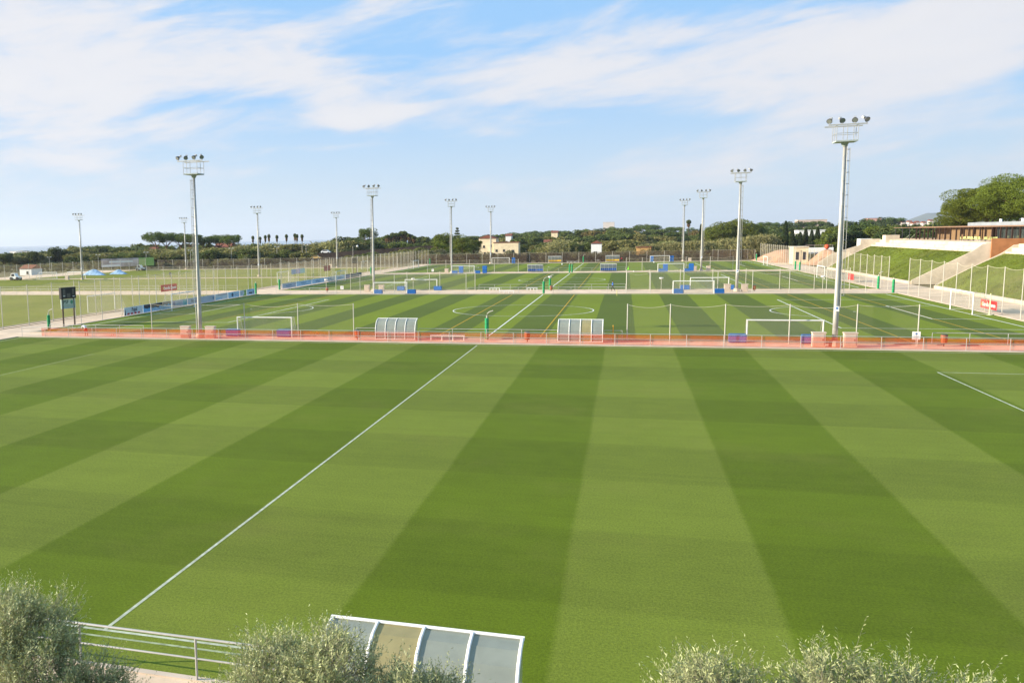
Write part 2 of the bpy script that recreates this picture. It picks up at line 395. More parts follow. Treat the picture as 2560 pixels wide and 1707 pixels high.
railing(((-1.7, 86.3, 0), (-.1, 86.3, 0)), 'stub of railing right of the dugout with a beige pane', step=1.6)
railing(((24.9, 87.2, 0), (38.5, 87.2, 0)), 'railing at the right end of the orange mesh, behind the small white sign')
railing(((-62, 156.2, 0), (-50.4, 156.2, 0)), 'railing along the left end of the second path')
railing(((-26, 156, 0), (.2, 156, 0)), 'railing on the near side of the second path by the walking person', mid=False)
railing(((-25.5, 165.6, 0), (.2, 165.6, 0)), 'railing on the far side of the second path')
railing(((-22, 241, 0), (.2, 246.1, 0)), 'thin far railing between the blue-seated dugouts')
for y, q in ((154.6, 'near'), (165.4, 'far')):
    railing(((-160, y, 0), (-74, y, 0)), 'railing on the %s side of the path between the left fields' % q, h=1.1)
railing(((-40, 17.5, 0), (-6.1, 17.5, 0)), 'steel two-bar railing at the bottom edge of the picture', r=.026)
railing(((-1.5, 17.4, 0), (30, 17.4, 0)), 'steel railing right of the nearest dugout', r=.026)
G = 'net fences beside the paths'
def NF(xs, y, label, h=3.5, m=None, sag=.4): net_fence([(x, y) for x in xs], label, h, m or M_net2, .046, sag=sag)
NF((-49, -43.6, -38, -32, -26), 86.5, 'low net fence left of the curved grey dugout behind the orange mesh')
NF((.34, 4.05, 8.67, 13.87, 19.1, 23.7), 86.7, 'low net fence right of the dugout with a beige pane')
NF((-50.2, -45.6, -39.2, -32.8, -26.3), 156.2, 'net fence left of the green padded posts on the second path, near side')
NF((.36, 4.1, 9.2, 14.3, 19.4, 24.7, 29.9, 35.3), 156.0, 'net fence right of the walking person on the second path, near side')
NF((-50.4, -45.6, -39.2, -32.9, -26.3), 166.1, 'net fence left of the brown bin on the second path, far side')
NF((.34, 4.2, 9.2, 14.4, 19.6, 24.8, 30.0, 35.2), 166.1, 'net fence right of the walking person on the second path, far side')
NF((-52.2, -47, -40.5, -33.7, -27.3), 246., 'net fence left of the third path, beside a goal')
NF((.4, 4.3, 9.6, 14.9, 20.6, 25.9), 246., 'net fence right of the third path, beside a goal')
NF([-71.5+5.62*k for k in range(21)], 326, 'dark netted fence along the far end of the turf pitches', 3.55, M_netdark, .05)
NF([40.4-5.6*k for k in range(3)], 340, 'short dark fence in the far right corner', 3.4, M_netdark, .05)
def side(x, y0, y1, step, h, label, m=None):
    n = round((y1-y0)/step); net_fence([(x, y0+(y1-y0)*k/n) for k in range(n+1)], label, h, m or M_net, .045, sag=.35)
side(-66.2, 98.9, 153, 4.92, 5.38, 'tall net fence behind the advertising boards of the second pitch')
side(-66.6, 171, 236, 5, 5.38, 'tall net fence behind the advertising boards of the third pitch')
side(-66.8, 250, 316, 5, 5.38, 'tall net fence behind the goal of the farthest turf pitch')
side(-72.1, 86, 152.5, 5.1, 5.1, 'tall net fence beside the near left field')
side(-72.3, 169, 222, 5.1, 5.1, 'tall net fence beside the middle left field')
side(-72.5, 231, 318, 5.1, 5.1, 'tall net fence beside the far left field')
side(40.3, 108, 153.3, 4.9, 5.35, 'tall net fence behind the right goal of the second pitch')
side(40.5, 165, 235, 4.8, 5.35, 'tall net fence in front of the grass bank, right of the third pitch')
side(43.6, 268, 334, 3.9, 5.35, 'tall close-posted net fence at the far right corner')
net_fence([(-170+.3*k, 206+5.2*k) for k in range(17)], 'net fence along the outer edge of the left fields', 4.6, M_net, .06)
net_fence([(-165+6.1*k, 298-.0*k) for k in range(16)], 'netted fence along the far end of the left fields', 3.6, netmat('grey_brown_netting', (.20, .16, .12), .4), .06, sag=.1)
net_fence([(-128+5.2*k, 224.5) for k in range(8)], 'low net fence between the middle and far left fields', 3.4, M_net, .05)

# ================================================================== FLOODLIGHT TOWERS
def make_tower(side_, label):
    t = thing('floodlight_tower', label, 'floodlight', group='floodlight towers round the pitches')
    MB().tube([(0, 0, -.1), (0, 0, 3), (0, 0, 10), (0, 0, 17.1)], [.23, .22, .165, .115], 12).build('mast', M_tower, t, True)
    MB().tube([(0, 0, 0), (0, 0, .5)], [.46, .42], 12).build('foot', M_kerb, t)
    s = side_; lad = MB()
    for q in (-.22, .22): lad.tube([(s*.275, q*.7, 3.2), (s*.225, q*.7, 10), (s*.17, q*.7, 17.1)], .022, 4)
    z = 3.3
    while z < 17: lad.tube([(s*(.30-.0076*z), -.16, z), (s*(.30-.0076*z), .16, z)], .014, 4); z += .33
    z = 3.6
    while z < 17: lad.tube([(s*.12, -.1, z), (s*.25, -.15, z)], .018, 4); z += 1.6
    M_lad = mat('ladder_zinc', (.33, .33, .31), .5, .1, 1., .4, .3)
    L = lad.build('ladder', M_lad, t)
    hp = MB(); z = 4.4
    while z < 17:
        hp.tube([(s*(.29-.007*z+.27*math.sin(math.pi*k/6)), -.26*math.cos(math.pi*k/6), z) for k in range(7)], .018, 4); z += .95
    for k in (2, 3, 4): hp.tube([(s*(.29-.007*zz+.27*math.sin(math.pi*k/6)), -.26*math.cos(math.pi*k/6), zz) for zz in (4.4, 16.9)], .012, 4)
    hp.build('safety_hoops', M_lad, L)
    band = MB()
    for z in np.arange(1.5, 16.5, 1.05): band.tube([(0, 0, z), (0, 0, z+.05)], .235-.0066*z, 12)
    band.build('bands', M_lad, t)
    MB().tube([(0, 0, 17.0), (0, 0, 17.35)], [.16, .34], 10).box(-.82, .82, -.82, .82, 17.35, 17.47).build('platform', mat('deck_zinc', (.34, .38, .36), .5, .1), t)
    cg = MB()
    for x in (-.8, 0, .8):
        for y in (-.8, .8): cg.tube([(x, y, 17.47), (x, y, 18.72)], .026, 5)
    for y in (0,):
        for x in (-.8, .8): cg.tube([(x, y, 17.47), (x, y, 18.72)], .026, 5)
    for z in (18.05, 18.72):
        for q in ((-.8, -.8, .8, -.8), (.8, -.8, .8, .8), (.8, .8, -.8, .8), (-.8, .8, -.8, -.8)): cg.tube([(q[0], q[1], z), (q[2], q[3], z)], .024, 5)
    cg.build('cage', M_steel, t)
    for y in (-.81, .81): MB().box(-1.45, 1.45, y-.05, y+.05, 18.7, 18.8).build('lamp_beam', M_steel, t)
    head = MB(); n = 12
    prof = [(-.26, .02), (-.24, .10), (-.09, .19), (.05, .255), (.12, .26)]
    head.tube([(0, a, 0) for a, _ in prof], [q for _, q in prof], n)
    hm = head.mesh('floodlight', M_dark)
    lens = MB().tube([(0, .121, 0), (0, .128, 0)], .22, n).mesh('lens', mat('lamp_glass', (.22, .23, .22), .15, .05, 1., .7))
    gear = MB().box(-.12, .12, -.55, -.3, -.1, .1).mesh('gear_box', M_steel)
    for (x, y, az) in ((-1.38, -.8, 155), (-.45, -.8, 195), (.5, -.8, 170), (1.38, -.8, 215)):
        o = obj('floodlight', hm, t, (x, y, 19.1)); o.rotation_euler = (R(-32), 0, R(az)); o.scale = (.88,)*3
        obj('lens', lens, o); obj('gear_box', gear, o)
    sm = MB().tube([(0, 0, 0), (0, 0, .3)], .03, 5).mesh('lamp_stem', M_steel)
    for x, y in ((-1.38, -.8), (-.45, -.8), (.5, -.8), (1.38, -.8)): obj('lamp_stem', sm, t, (x, y, 18.8))
    return t
TL = make_tower(-1, 'tall floodlight tower at the left, ladder on its left, near the orange mesh'); TL.location = (-42.4, 84.9, 0); TL.scale = (.97,)*3
TR = make_tower(1, 'tallest-looking floodlight tower at the right, beside two beige cabinets'); TR.location = (17.2, 85.4, 0); TR.scale = (.982,)*3
pl_ = MB().box(-.17, .17, -.30, -.27, 3.05, 3.5).build('sign_plate', M_white, TR); MB().box(-.08, .08, -.306, -.301, 3.25, 3.42).build('print', mat('plate_blue', (.08, .2, .5), .5), pl_)
for src, x, y, sc, lb in ((TL, -44.9, 163, 1.02, 'floodlight tower behind a white goal on the second path, left of centre'),
        (TR, 17.6, 160.6, 1.02, 'floodlight tower on the second path, right of centre'),
        (TL, -44.8, 242.6, 1.03, 'floodlight tower on the third path, left of the cream farmhouse'),
        (TR, 18.3, 243.5, 1.04, 'floodlight tower on the third path, left of the umbrella pine'),
        (TR, -45.4, 321.5, 1.05, 'thin far floodlight tower in front of the cream farmhouse'),
        (TL, 18.4, 319.5, 1.06, 'thin far floodlight tower left of another, before the reed bed'),
        (TR, -96.6, 231, 1.0, 'floodlight tower in the left fields right of the dark pines'),
        (TR, -95.2, 298, .99, 'small floodlight tower at the far end of the left fields'),
        (TR, -146.3, 220.3, .96, 'leftmost floodlight tower, by the blue pitch covers'),
        (TR, -152, 295, .97, 'small floodlight tower in front of the dark umbrella pines')):
    dup(src, (x, y, 0), 0, lb, scale=sc)

# ================================================================== GOALS, PADS, DUGOUTS
def make_goal(w, h, dep, label, lean=True):
    t = thing('goal', label, 'goal', group='football goals')
    MB().tube([(-w/2, 0, -.02), (-w/2, 0, h)], .065, 8).build('post', M_white, t)
    MB().tube([(w/2, 0, -.02), (w/2, 0, h)], .065, 8).build('post', M_white, t)
    MB().tube([(-w/2-.06, 0, h), (w/2+.06, 0, h)], .065, 8).build('crossbar', M_white, t)
    fr = MB()
    for s in (-1, 1): fr.tube([(s*w/2, .02, h), (s*w/2, dep*.45, h), (s*w/2, dep, .05)], .028, 5).tube([(s*w/2, 0, .04), (s*w/2, dep, .04)], .03, 5)
    fr.tube([(-w/2, dep, .04), (w/2, dep, .04)], .03, 5).build('frame', M_pole, t)
    n = MB()
    n.face([(-w/2, dep*.45, h-.05), (w/2, dep*.45, h-.05), (w/2, dep-.02, .05), (-w/2, dep-.02, .05)]).face([(-w/2, .05, h), (w/2, .05, h), (w/2, dep*.45, h-.05), (-w/2, dep*.45, h-.05)])
    for s in (-1, 1): n.face([(s*w/2, .03, h), (s*w/2, dep*.45, h), (s*w/2, dep, .05), (s*w/2, .03, .05)])
    n.build('netting', M_goalnet, t); return t
g6 = make_goal(6.1, 2.02, 1.6, 'small white goal behind the orange mesh, right of the dugouts'); g6.location = (13.6, 87.3, 0)
pad_n = [0]
pad_m = None
def bevel_box(dx, dy, dz, bv, name, m):
    bm = bmesh.new(); bmesh.ops.create_cube(bm, size=1)
    for v in bm.verts: v.co.x *= dx; v.co.y *= dy; v.co.z = (v.co.z+.5)*dz
    bmesh.ops.bevel(bm, geom=bm.edges[:], offset=bv, segments=2, affect='EDGES'); me = bpy.data.meshes.new(name); bm.to_mesh(me); bm.free(); me.materials.append(m); return me
pad_m = bevel_box(1.45, .7, .76, .05, 'pad', M_blue)
PADG = 'blue weighted pads beside the small goals'
def pads(x, y, where, w=6.1, off=(0, 0)):
    for s, lr in ((-1, 'left'), (1, 'right')):
        px = x - w/2 + .85 + off[0] if s < 0 else x + w/2 + .85 + off[1]
        tag(obj('goal_pad', pad_m, None, (px, y+.25, 0)), 'blue weighted pad at the %s post of the %s' % (lr, where), 'pad', PADG)
pads(13.6, 87.2, 'right goal behind the orange mesh', off=(-1.6, -1.8)); pads(-35.8, 86.6, 'left goal behind the orange mesh', off=(-1.5, -1.8))
for x, y, rz, lb in ((-35.8, 86.6, 0, 'small white goal behind the orange mesh, left of the dugouts'), (-39.85, 155.8, math.pi, 'white goal on the near side of the second path, left'), (10.6, 155.3, math.pi, 'white goal on the near side of the second path, right'),
        (-36.5, 166.0, 0, 'white goal on the far side of the second path, left'), (13.9, 166.1, 0, 'white goal on the far side of the second path, right'),
        (-41.2, 239.6, math.pi, 'white goal at the far side of the third pitch, left'), (11.0, 239.6, math.pi, 'white goal at the far side of the third pitch, right'),
        (-41.7, 320.3, math.pi, 'farthest white goal, left of the yellow-seated dugouts'), (11.1, 318.9, math.pi, 'farthest white goal, right of the yellow-seated dugouts'),
        (-160, 223.6, math.pi, 'white goal parked at the edge of the middle left field, far left'), (-152, 226, math.pi, 'white goal parked beside the leftmost floodlight tower')):
    dup(g6, (x, y, 0), rz, lb)
for x, y, n in ((-39.85, 155.6, 'near-side left goal on the second path'), (10.6, 155.1, 'near-side right goal on the second path'), (-36.5, 165.9, 'far-side left goal on the second path'), (13.9, 165.9, 'far-side right goal on the second path'), (-41.2, 239.4, 'left goal of the third path'), (11.0, 239.3, 'right goal of the third path')): pads(x, y, n, off=(-1.7, -.7) if y > 160 and y < 200 else (0, 0))
tall_m = bevel_box(1.15, .8, 1.95, .06, 'pad', M_blue)
for x, y, lb in ((-35.6, 241.2, 'tall blue pad right of the left goal on the third path'), (-42.1, 242, 'tall blue pad behind the left goal on the third path'), (9.8, 241.5, 'tall blue pad behind the right goal on the third path'), (15.9, 241.9, 'tall blue pad right of the right goal on the third path'), (-37.3, 321.2, 'tall blue pad at the farthest left goal'), (8.6, 319.8, 'tall blue pad inside the farthest right goal'), (14.9, 319.5, 'tall blue pad right of the farthest right goal')):
    tag(obj('standing_pad', tall_m, None, (x, y, 0)), lb, 'pad')
g11 = make_goal(7.32, 2.44, 2.0, 'full-size white goal at the right end of the second pitch'); g11.location = (37.35, 121.3, 0); g11.rotation_euler = (0, 0, -math.pi/2)
for x, y, s, lb in ((-63.2, 121.3, 1, 'full-size white goal at the left end of the second pitch, by the boards'), (37.6, 202.2, -1, 'full-size white goal at the right end of the third pitch'), (-63.7, 202.2, 1, 'full-size white goal at the left end of the third pitch'),
        (37.5, 277, -1, 'full-size white goal at the right end of the farthest pitch'), (-63.8, 283, 1, 'full-size white goal at the left end of the farthest pitch'), (-74.6, 117, -1, 'full-size white goal of the near left field'), (-77.5, 200, -1, 'full-size white goal of the middle left field'), (-81, 283, -1, 'full-size white goal of the far left field')):
    dup(g11, (x, y, 0), s*math.pi/2, lb)
def pane_mat(name, col, tr):
    m = bpy.data.materials.new(name); m.use_nodes = True; t = NT(m.node_tree); t.n.clear()
    tc = t.new('ShaderNodeTexCoord').outputs['Object']
    c = t.mix(t.ramp(t.noise(tc, 1.5, 5, .6), .3, .7), tuple(q*.85 for q in col), col)
    b = t.new('ShaderNodeBsdfPrincipled'); t.put(b.inputs[0], c); b.inputs['Roughness'].default_value = .2
    tl = t.new('ShaderNodeBsdfTranslucent'); t.put(tl.inputs[0], c); ts = t.new('ShaderNodeBsdfTransparent')
    m1 = t.new('ShaderNodeMixShader'); m1.inputs[0].default_value = .45; t.l.new(b.outputs[0], m1.inputs[1]); t.l.new(tl.outputs[0], m1.inputs[2])
    m2 = t.new('ShaderNodeMixShader'); m2.inputs[0].default_value = tr; t.l.new(m1.outputs[0], m2.inputs[1]); t.l.new(ts.outputs[0], m2.inputs[2])
    t.l.new(m2.outputs[0], t.new('ShaderNodeOutputMaterial').inputs[0]); return m
P_grey = pane_mat('frosted_pane', (.40, .43, .38), .03); P_beige = pane_mat('yellowed_pane', (.50, .43, .22), .05); P_clear = pane_mat('clear_pane', (.34, .40, .38), .35)
def make_dugout(label, beige=(), seat=None, seatm=None, panes=4):
    """4 m shelter open towards +y; back rounded towards -y"""
    t = thing('dugout', label, 'dugout', group='team dugouts')
    prof = [(-.78, .05), (-.80, .55), (-.76, 1.0), (-.62, 1.42), (-.36, 1.74), (0.0, 1.93), (.40, 2.0)]
    w = 4.0/panes
    for i in range(panes+1):
        x = -2+w*i; b = MB()
        for (a, c), (d, e) in zip(prof, prof[1:]): b.prism([(x-.045, 0), (x+.045, 0), (x+.045, 1), (x-.045, 1)], 'x', 0, 0) if False else b.tube([(x, a-.02, c+.02), (x, d-.02, e+.02)], .036, 6)
        b.build('rib', M_white, t)
    for i in range(panes):
        x = -2+w*i; b = MB()
        for (a, c), (d, e) in zip(prof, prof[1:]): b.face([(x+.03, a, c), (x+w-.03, a, c), (x+w-.03, d, e), (x+.03, d, e)])
        b.build('pane', P_beige if i in beige else P_grey, t)
    MB().tube([(-2.04, .40, 2.02), (2.04, .40, 2.02)], .045, 5).build('front_edge', M_white, t)
    MB().tube([(-2.04, -.83, .72), (2.04, -.83, .72)], .04, 5).tube([(-2.04, -.8, .06), (2.04, -.8, .06)], .04, 5).build('back_rail', M_white, t)
    for x in (-2, 2):
        MB().face([(x, a, c) for a, c in prof]+[(x, .40, 1.3), (x, .05, .05)]).build('end_pane', P_clear, t)
    for i in range(8):
        o = MB().box(-.2, .2, -.22, .2, .40, .46).box(-.2, .2, -.27, -.22, .40, .85).build('seat', seatm or mat('grey_seat', (.25, .25, .27), .5), t); o.location = (-1.72+.49*i, -.3, 0)
    MB().box(-1.95, 1.95, -.42, -.34, .32, .40).box(-1.7, -1.64, -.45, -.2, 0, .4).box(1.64, 1.7, -.45, -.2, 0, .4).build('bench_frame', M_steel, t)
    return t
d1 = make_dugout('nearest curved dugout at the bottom of the picture, half hidden by an olive', beige=(1,)); d1.location = (-3.8, 16.95, 0)
d2 = make_dugout('grey curved dugout behind the orange mesh, left one'); d2.location = (-21.4, 86.1, 0)
d3 = make_dugout('curved dugout behind the orange mesh with a beige pane, right one', beige=(2,)); d3.location = (-3.8, 86.3, 0)
M_sb = mat('blue_seat', (.01, .10, .40), .45); M_sy = mat('yellow_seat', (.75, .48, .02), .5)
d4 = make_dugout('far dugout with blue seats left of the green padded posts', seatm=M_sb); d4.location = (-22.6, 243.6, 0); d4.rotation_euler = (0, 0, math.pi)
dup(d4, (-4.0, 243.6, 0), math.pi, 'far dugout with blue seats right of the green padded posts')
d5 = make_dugout('farthest dugout with yellow seats, left one', seatm=M_sy); d5.location = (-23.3, 322.6, 0); d5.rotation_euler = (0, 0, math.pi); d5.scale = (1.12,)*3
dup(d5, (-4.0, 322.0, 0), math.pi, 'farthest dugout with yellow seats, right one', scale=1.12)

# ================================================================== POSTS, CABINETS, SMALL THINGS
def make_padded(label, arm=0, h=2.1, r=.19):
    t = thing('padded_post', label, 'padded post', group='green padded posts')
    MB().tube([(0, 0, -.05), (0, 0, h+.25)], .06, 8).build('post', M_pole, t)
    b = MB().tube([(0, 0, .05), (0, 0, .1), (0, 0, h-.05), (0, 0, h)], [r*.8, r, r, r*.7], 12); pd = b.build('pad', M_green, t, False)
    st = MB()
    for z in (.45, 1.0, 1.55): st.tube([(0, 0, z), (0, 0, z+.05)], r+.008, 12)
    st.build('strap', mat('dark_green_strap', (.008, .14, .05), .6), pd)
    if arm: MB().tube([(0, 0, h+.2), (.06*arm, 0, h+.45), (.25*arm, 0, h+.6), (.6*arm, 0, h+.72)], .045, 6).build('arm', M_pole, t)
    return t
pp = make_padded('green padded post in front of the near dugouts, on the halfway line', 1); pp.location = (-12.6, 86.7, 0)
pq = make_padded('green padded post at the left corner beside the scoreboard', 1, 1.75); pq.location = (-65.2, 90.7, 0)
ps = make_padded('green padded post at the right far corner of the second pitch'); ps.location = (38.9, 155.6, 0)
for src, x, y, lb in ((ps, -65.7, 155.3, 'green padded post at the left far corner of the second pitch'), (pp, -13.0, 155.6, 'green padded post on the near side of the second path'), (pp, -12.7, 165.0, 'green padded post behind the brown bin on the second path'),
        (ps, -13.5, 239.2, 'pair of green pads on the third path, left one'), (ps, -12.9, 239.2, 'pair of green pads on the third path, right one'), (pp, -13.6, 321.5, 'farthest green padded post between the yellow-seated dugouts'),
        (pp, 39.3, 165.9, 'green padded post at the right near corner of the third pitch'), (ps, 39.9, 239.0, 'green padded post at the right far corner of the third pitch'), (ps, 40.0, 245.6, 'green padded post at the right near corner of the farthest pitch'), (ps, 40.5, 319, 'green padded post in the farthest right corner'),
        (ps, -66.3, 169, 'green padded post at the left end of the boards of the third pitch'), (ps, -66.5, 238.7, 'green padded post at the left far corner of the third pitch'), (ps, -66.7, 318.6, 'green padded post in the farthest left corner')):
    dup(src, (x, y, 0), 0, lb)
def make_cabinet(label):
    t = thing('electric_cabinet', label, 'cabinet', group='beige cabinets at the tower feet')
    MB().box(-.5, .5, -.25, .25, 0, 1.16).build('body', M_cab, t); MB().box(-.55, .55, -.3, .3, 1.16, 1.24).build('cap', M_kerb, t)
    d = MB().box(-.4, .4, -.275, -.252, .12, 1.08).build('door', mat('cabinet_door', (.52, .42, .33), .7, .06), t); MB().box(.26, .30, -.30, -.276, .55, .68).build('handle', M_dark, d); return t
cb = make_cabinet('beige cabinet left of the right-hand floodlight tower'); cb.location = (15.9, 85.1, 0)
for x, y, lb in ((18.3, 85.1, 'beige cabinet right of the right-hand floodlight tower'), (-44.0, 84.7, 'beige cabinet left of the left-hand floodlight tower'), (-41.1, 84.7, 'beige cabinet right of the left-hand floodlight tower'),
        (16.2, 160.7, 'beige cabinet left of the tower on the second path'), (18.8, 160.7, 'beige cabinet right of the tower on the second path'), (-46.2, 163, 'beige cabinet left of the left tower on the second path'), (-43.4, 163, 'beige cabinet right of the left tower on the second path'),
        (16.8, 243.4, 'beige cabinet left of the tower on the third path'), (20, 243.4, 'beige cabinet right of the tower on the third path'), (-46.3, 243.3, 'beige cabinet left of the left tower on the third path'), (-151, 220, 'beige cabinet left of the leftmost tower'), (20.5, 320, 'beige cabinet at the farthest right tower'), (-97.3, 297.5, 'beige cabinet at the far tower of the left fields')):
    dup(cb, (x, y, 0), 0, lb)
def make_bin(label, m):
    t = thing('litter_bin', label, 'bin', group='litter bins on the paths')
    MB().tube([(0, 0, .22), (0, 0, .3), (0, 0, .85), (0, 0, .95)], [.2, .24, .27, .27], 12).build('drum', m, t)
    MB().tube([(0, 0, .95), (0, 0, 1.0)], [.28, .2], 12).build('rim', M_dark, t); MB().tube([(0, 0, 0), (0, 0, .22)], .05, 6).build('stand', M_dark, t); return t
bn = make_bin('brown bin at the foot of the green post on the second path', M_brown); bn.location = (-12.3, 162.6, 0)
for x, y, lb in ((20.3, 161, 'brown bin beside the tower on the second path'), (-53.5, 161, 'brown bin by the table at the left of the second path'), (25.6, 86.6, 'brown bin beside the small white sign'), (-25.2, 85, 'bin left of the grey curved dugout'), (-8.6, 85.3, 'bin left of the dugout with a beige pane')): dup(bn, (x, y, 0), 0, lb)
def make_sign(label):
    t = thing('notice_sign', label, 'sign')
    MB().tube([(0, 0, 0), (0, 0, 1.0)], .025, 6).build('stand', M_steel, t); MB().box(-.3, .3, -.015, .015, .55, 1.2).build('panel', M_white, t)
    MB().tube([(0, -.017, 1.03), (0, -.02, 1.03)], .08, 14).build('emblem', mat('sign_blue', (.05, .12, .3), .5), t)
    o = MB()
    for k in range(4): o.box(-.2, .2-.05*(k % 2), -.018, -.0155, .86-.06*k, .88-.06*k)
    o.build('print', mat('sign_ink', (.35, .2, .2), .6), t); return t
sg = make_sign('small white sign on a stand by the railing, far right of the orange mesh'); sg.location = (23.4, 86.0, 0); sg.scale = (1, 1, 1.05)
dup(sg, (-50.4, 160.5, 0), 0, 'small white sign left of the white goals on the second path')
dup(sg, (-49.8, 241.5, 0), 0, 'small white sign at the left end of the third path')
def make_path_lamp(label):
    t = thing('path_lamp', label, 'lamp', group='short path lamps')
    MB().tube([(0, 0, 0), (0, 0, 2.15)], .04, 6).build('post', M_pole, t); MB().tube([(0, 0, 2.12), (0, 0, 2.2), (0, 0, 2.38), (0, 0, 2.42)], [.08, .3, .38, .2], 12).build('lamp_head', M_white, t); return t
pl = make_path_lamp('path lamp left of the right-hand goals on the second path'); pl.location = (5.9, 160, 0)
for x, y, lb in ((30.4, 161.5, 'path lamp at the right end of the second path'), (-54, 162, 'path lamp beside the table at the left of the second path'), (-12.9, 167.5, 'path lamp behind the padded post on the second path'), (-37.4, 163.4, 'path lamp in front of the far-side left goal')): dup(pl, (x, y, 0), 0, lb)
def bench(label, x, y, L=3.4, m=None):
    t = thing('bench', label, 'bench', (x, y, 0), 0, 'low benches')
    MB().box(-L/2, L/2, -.18, .18, .40, .46).build('seat', M_white, t)
    for k in range(4): MB().box(-.04, .04, -.16, .16, 0, .40).build('leg', M_white, t, loc=(-L/2+.08+(L-.16)*k/3, 0, 0))
bench('low white bench behind the orange mesh, right of the left dugout', -16.3, 85.9); bench('low white bench on the second path, left', -22.5, 164.6, 1.9); bench('low white bench on the second path by the padded post', -15.8, 164.6, 1.9); bench('low white bench on the near edge of the second path', -19.4, 157, 2.6); bench('low bench at the far end of the turf', -17, 321, 4)
def table(label, x, y):
    t = thing('table', label, 'table', (x, y, 0)); MB().box(-1.7, 1.7, -.4, .4, .9, .95).build('table_top', M_steel, t)
    for s in (-1, 1): MB().tube([(s*1.6, 0, 0), (s*1.6, 0, .9)], .04, 6).build('leg', M_steel, t)
table('narrow steel table on the second path at the left', -54.6, 158.6)
# balls, cones
bm_ = bmesh.new(); bmesh.ops.create_icosphere(bm_, subdivisions=2, radius=.12); ballme = bpy.data.meshes.new('ball'); bm_.to_mesh(ballme); bm_.free(); ballme.materials.append(M_white); ballme.polygons.foreach_set('use_smooth', [True]*len(ballme.polygons))
for p, lb, sc in (((9.0, 308, .25), 'white ball below the farthest right goal', 2.), ((-19.3, 300, .2), 'white ball on the farthest pitch left of the halfway line', 1.8), ((2.2, 239.8, .2), 'ball on the kerb of the third path', 1.6), ((54.2, 192, 3.75), 'white ball lying on the grass bank', 1.3)):
    tag(obj('ball', ballme, None, p), lb, 'ball').scale = (sc,)*3
tag(MB().tube([(0, 0, 0), (0, 0, .04), (0, 0, .05), (0, 0, .8)], [.3, .3, .22, .04], 10).build('marker_cone', mat('lime_cone', (.2, .62, .02), .5), loc=(.9, 240.6, .6)), 'lime green bib hanging on the net pole at the third path', 'bib')
tag(MB().tube([(0, 0, 0), (0, 0, .9)], .035, 6).tube([(0, 0, .9), (0, 0, 1.55)], .05, 6).build('marker_pole', mat('orange_yellow_paint', (.65, .32, .02), .5), loc=(-.9, 86.2, 0)), 'yellow post beside the dugout with a beige pane', 'post')
# loose rods on the turf seen in the photo: yellow slalom pole on the second pitch
tag(MB().tube([(0, 0, 0), (0, 0, 1.0)], .045, 6).build('slalom_pole', mat('pale_yellow', (.6, .55, .15), .5), loc=(-1.1, 150.4, 0)), 'short yellow pole standing near the far touchline of the second pitch', 'pole')
tag(MB().tube([(0, 0, 0), (0, 0, .05), (0, 0, 2.4)], [.3, .06, .05], 6).build('corner_pole', mat('cream_yellow_paint', (.7, .68, .4), .5), loc=(38.9, 117.4, 0)), 'pale yellow pole in front of the red banner at the right', 'pole')

# ---- scoreboards
def scoreboard(label, loc, rz, face=True, sc=1.):
    t = thing('scoreboard', label, 'scoreboard', loc, rz)
    for y in (-.95, .95): MB().box(-.07, .07, y-.07, y+.07, 0, 3.4).build('leg', mat('rust_brown_post', (.055, .032, .022), .7), t)
    s = MB().box(-.18, .18, -1.25, 1.25, 3.35, 4.75).build('display', M_black, t)
    for y0, y1, z0, z1 in ((-.95, -.55, 3.75, 4.55), (.6, .95, 3.85, 4.6), (-.3, .28, 3.5, 4.0)): MB().box(.182, .19, y0, y1, z0, z1).build('digits', mat('dead_display', (.10, .095, .085), .4), s)
    for y, z in ((-.78, 3.7), (.82, 3.62)): MB().box(.182, .2, y-.16, y+.16, z-.05, z+.04).build('lamp_cover', M_white, s)
    if face:
        p = MB().box(-.06, .06, -1.2, 1.2, 2.15, 3.28).build('panel', mat('pale_green_panel', (.50, .56, .47), .6, .05), t)
        o = obj('lettering', text_mesh('PSF', .62, mat('dark_green_ink', (.03, .07, .04), .6), .012), p, (.064, -.42, 2.93)); o.rotation_euler = (R(90), 0, R(90))
        MB().tube([(.062, .56, 2.9), (.07, .56, 2.9)], .24, 20).tube([(.07, .66, 2.98), (.074, .66, 2.98)], .13, 14).build('emblem', mat('emblem_green', (.09, .26, .15), .6), p)
        q = MB()
        for k in range(3): q.box(.061, .066, -.95, .85-.1*(k % 2), 2.56-.12*k, 2.60-.12*k)
        q.build('print', mat('grey_green_ink', (.16, .24, .19), .6), p)
        MB().box(.061, .064, -1.15, 1.15, 2.17, 2.26).build('stripe', mat('blue_strip', (.22, .36, .5), .6), p)
    return t
scoreboard('dark scoreboard on two posts with a pale PSF panel beneath', (-65.8, 95.7, 0), R(-10))
scoreboard('distant dark scoreboard at the left of the third pitch', (-68.8, 231, 0), R(-15), False)

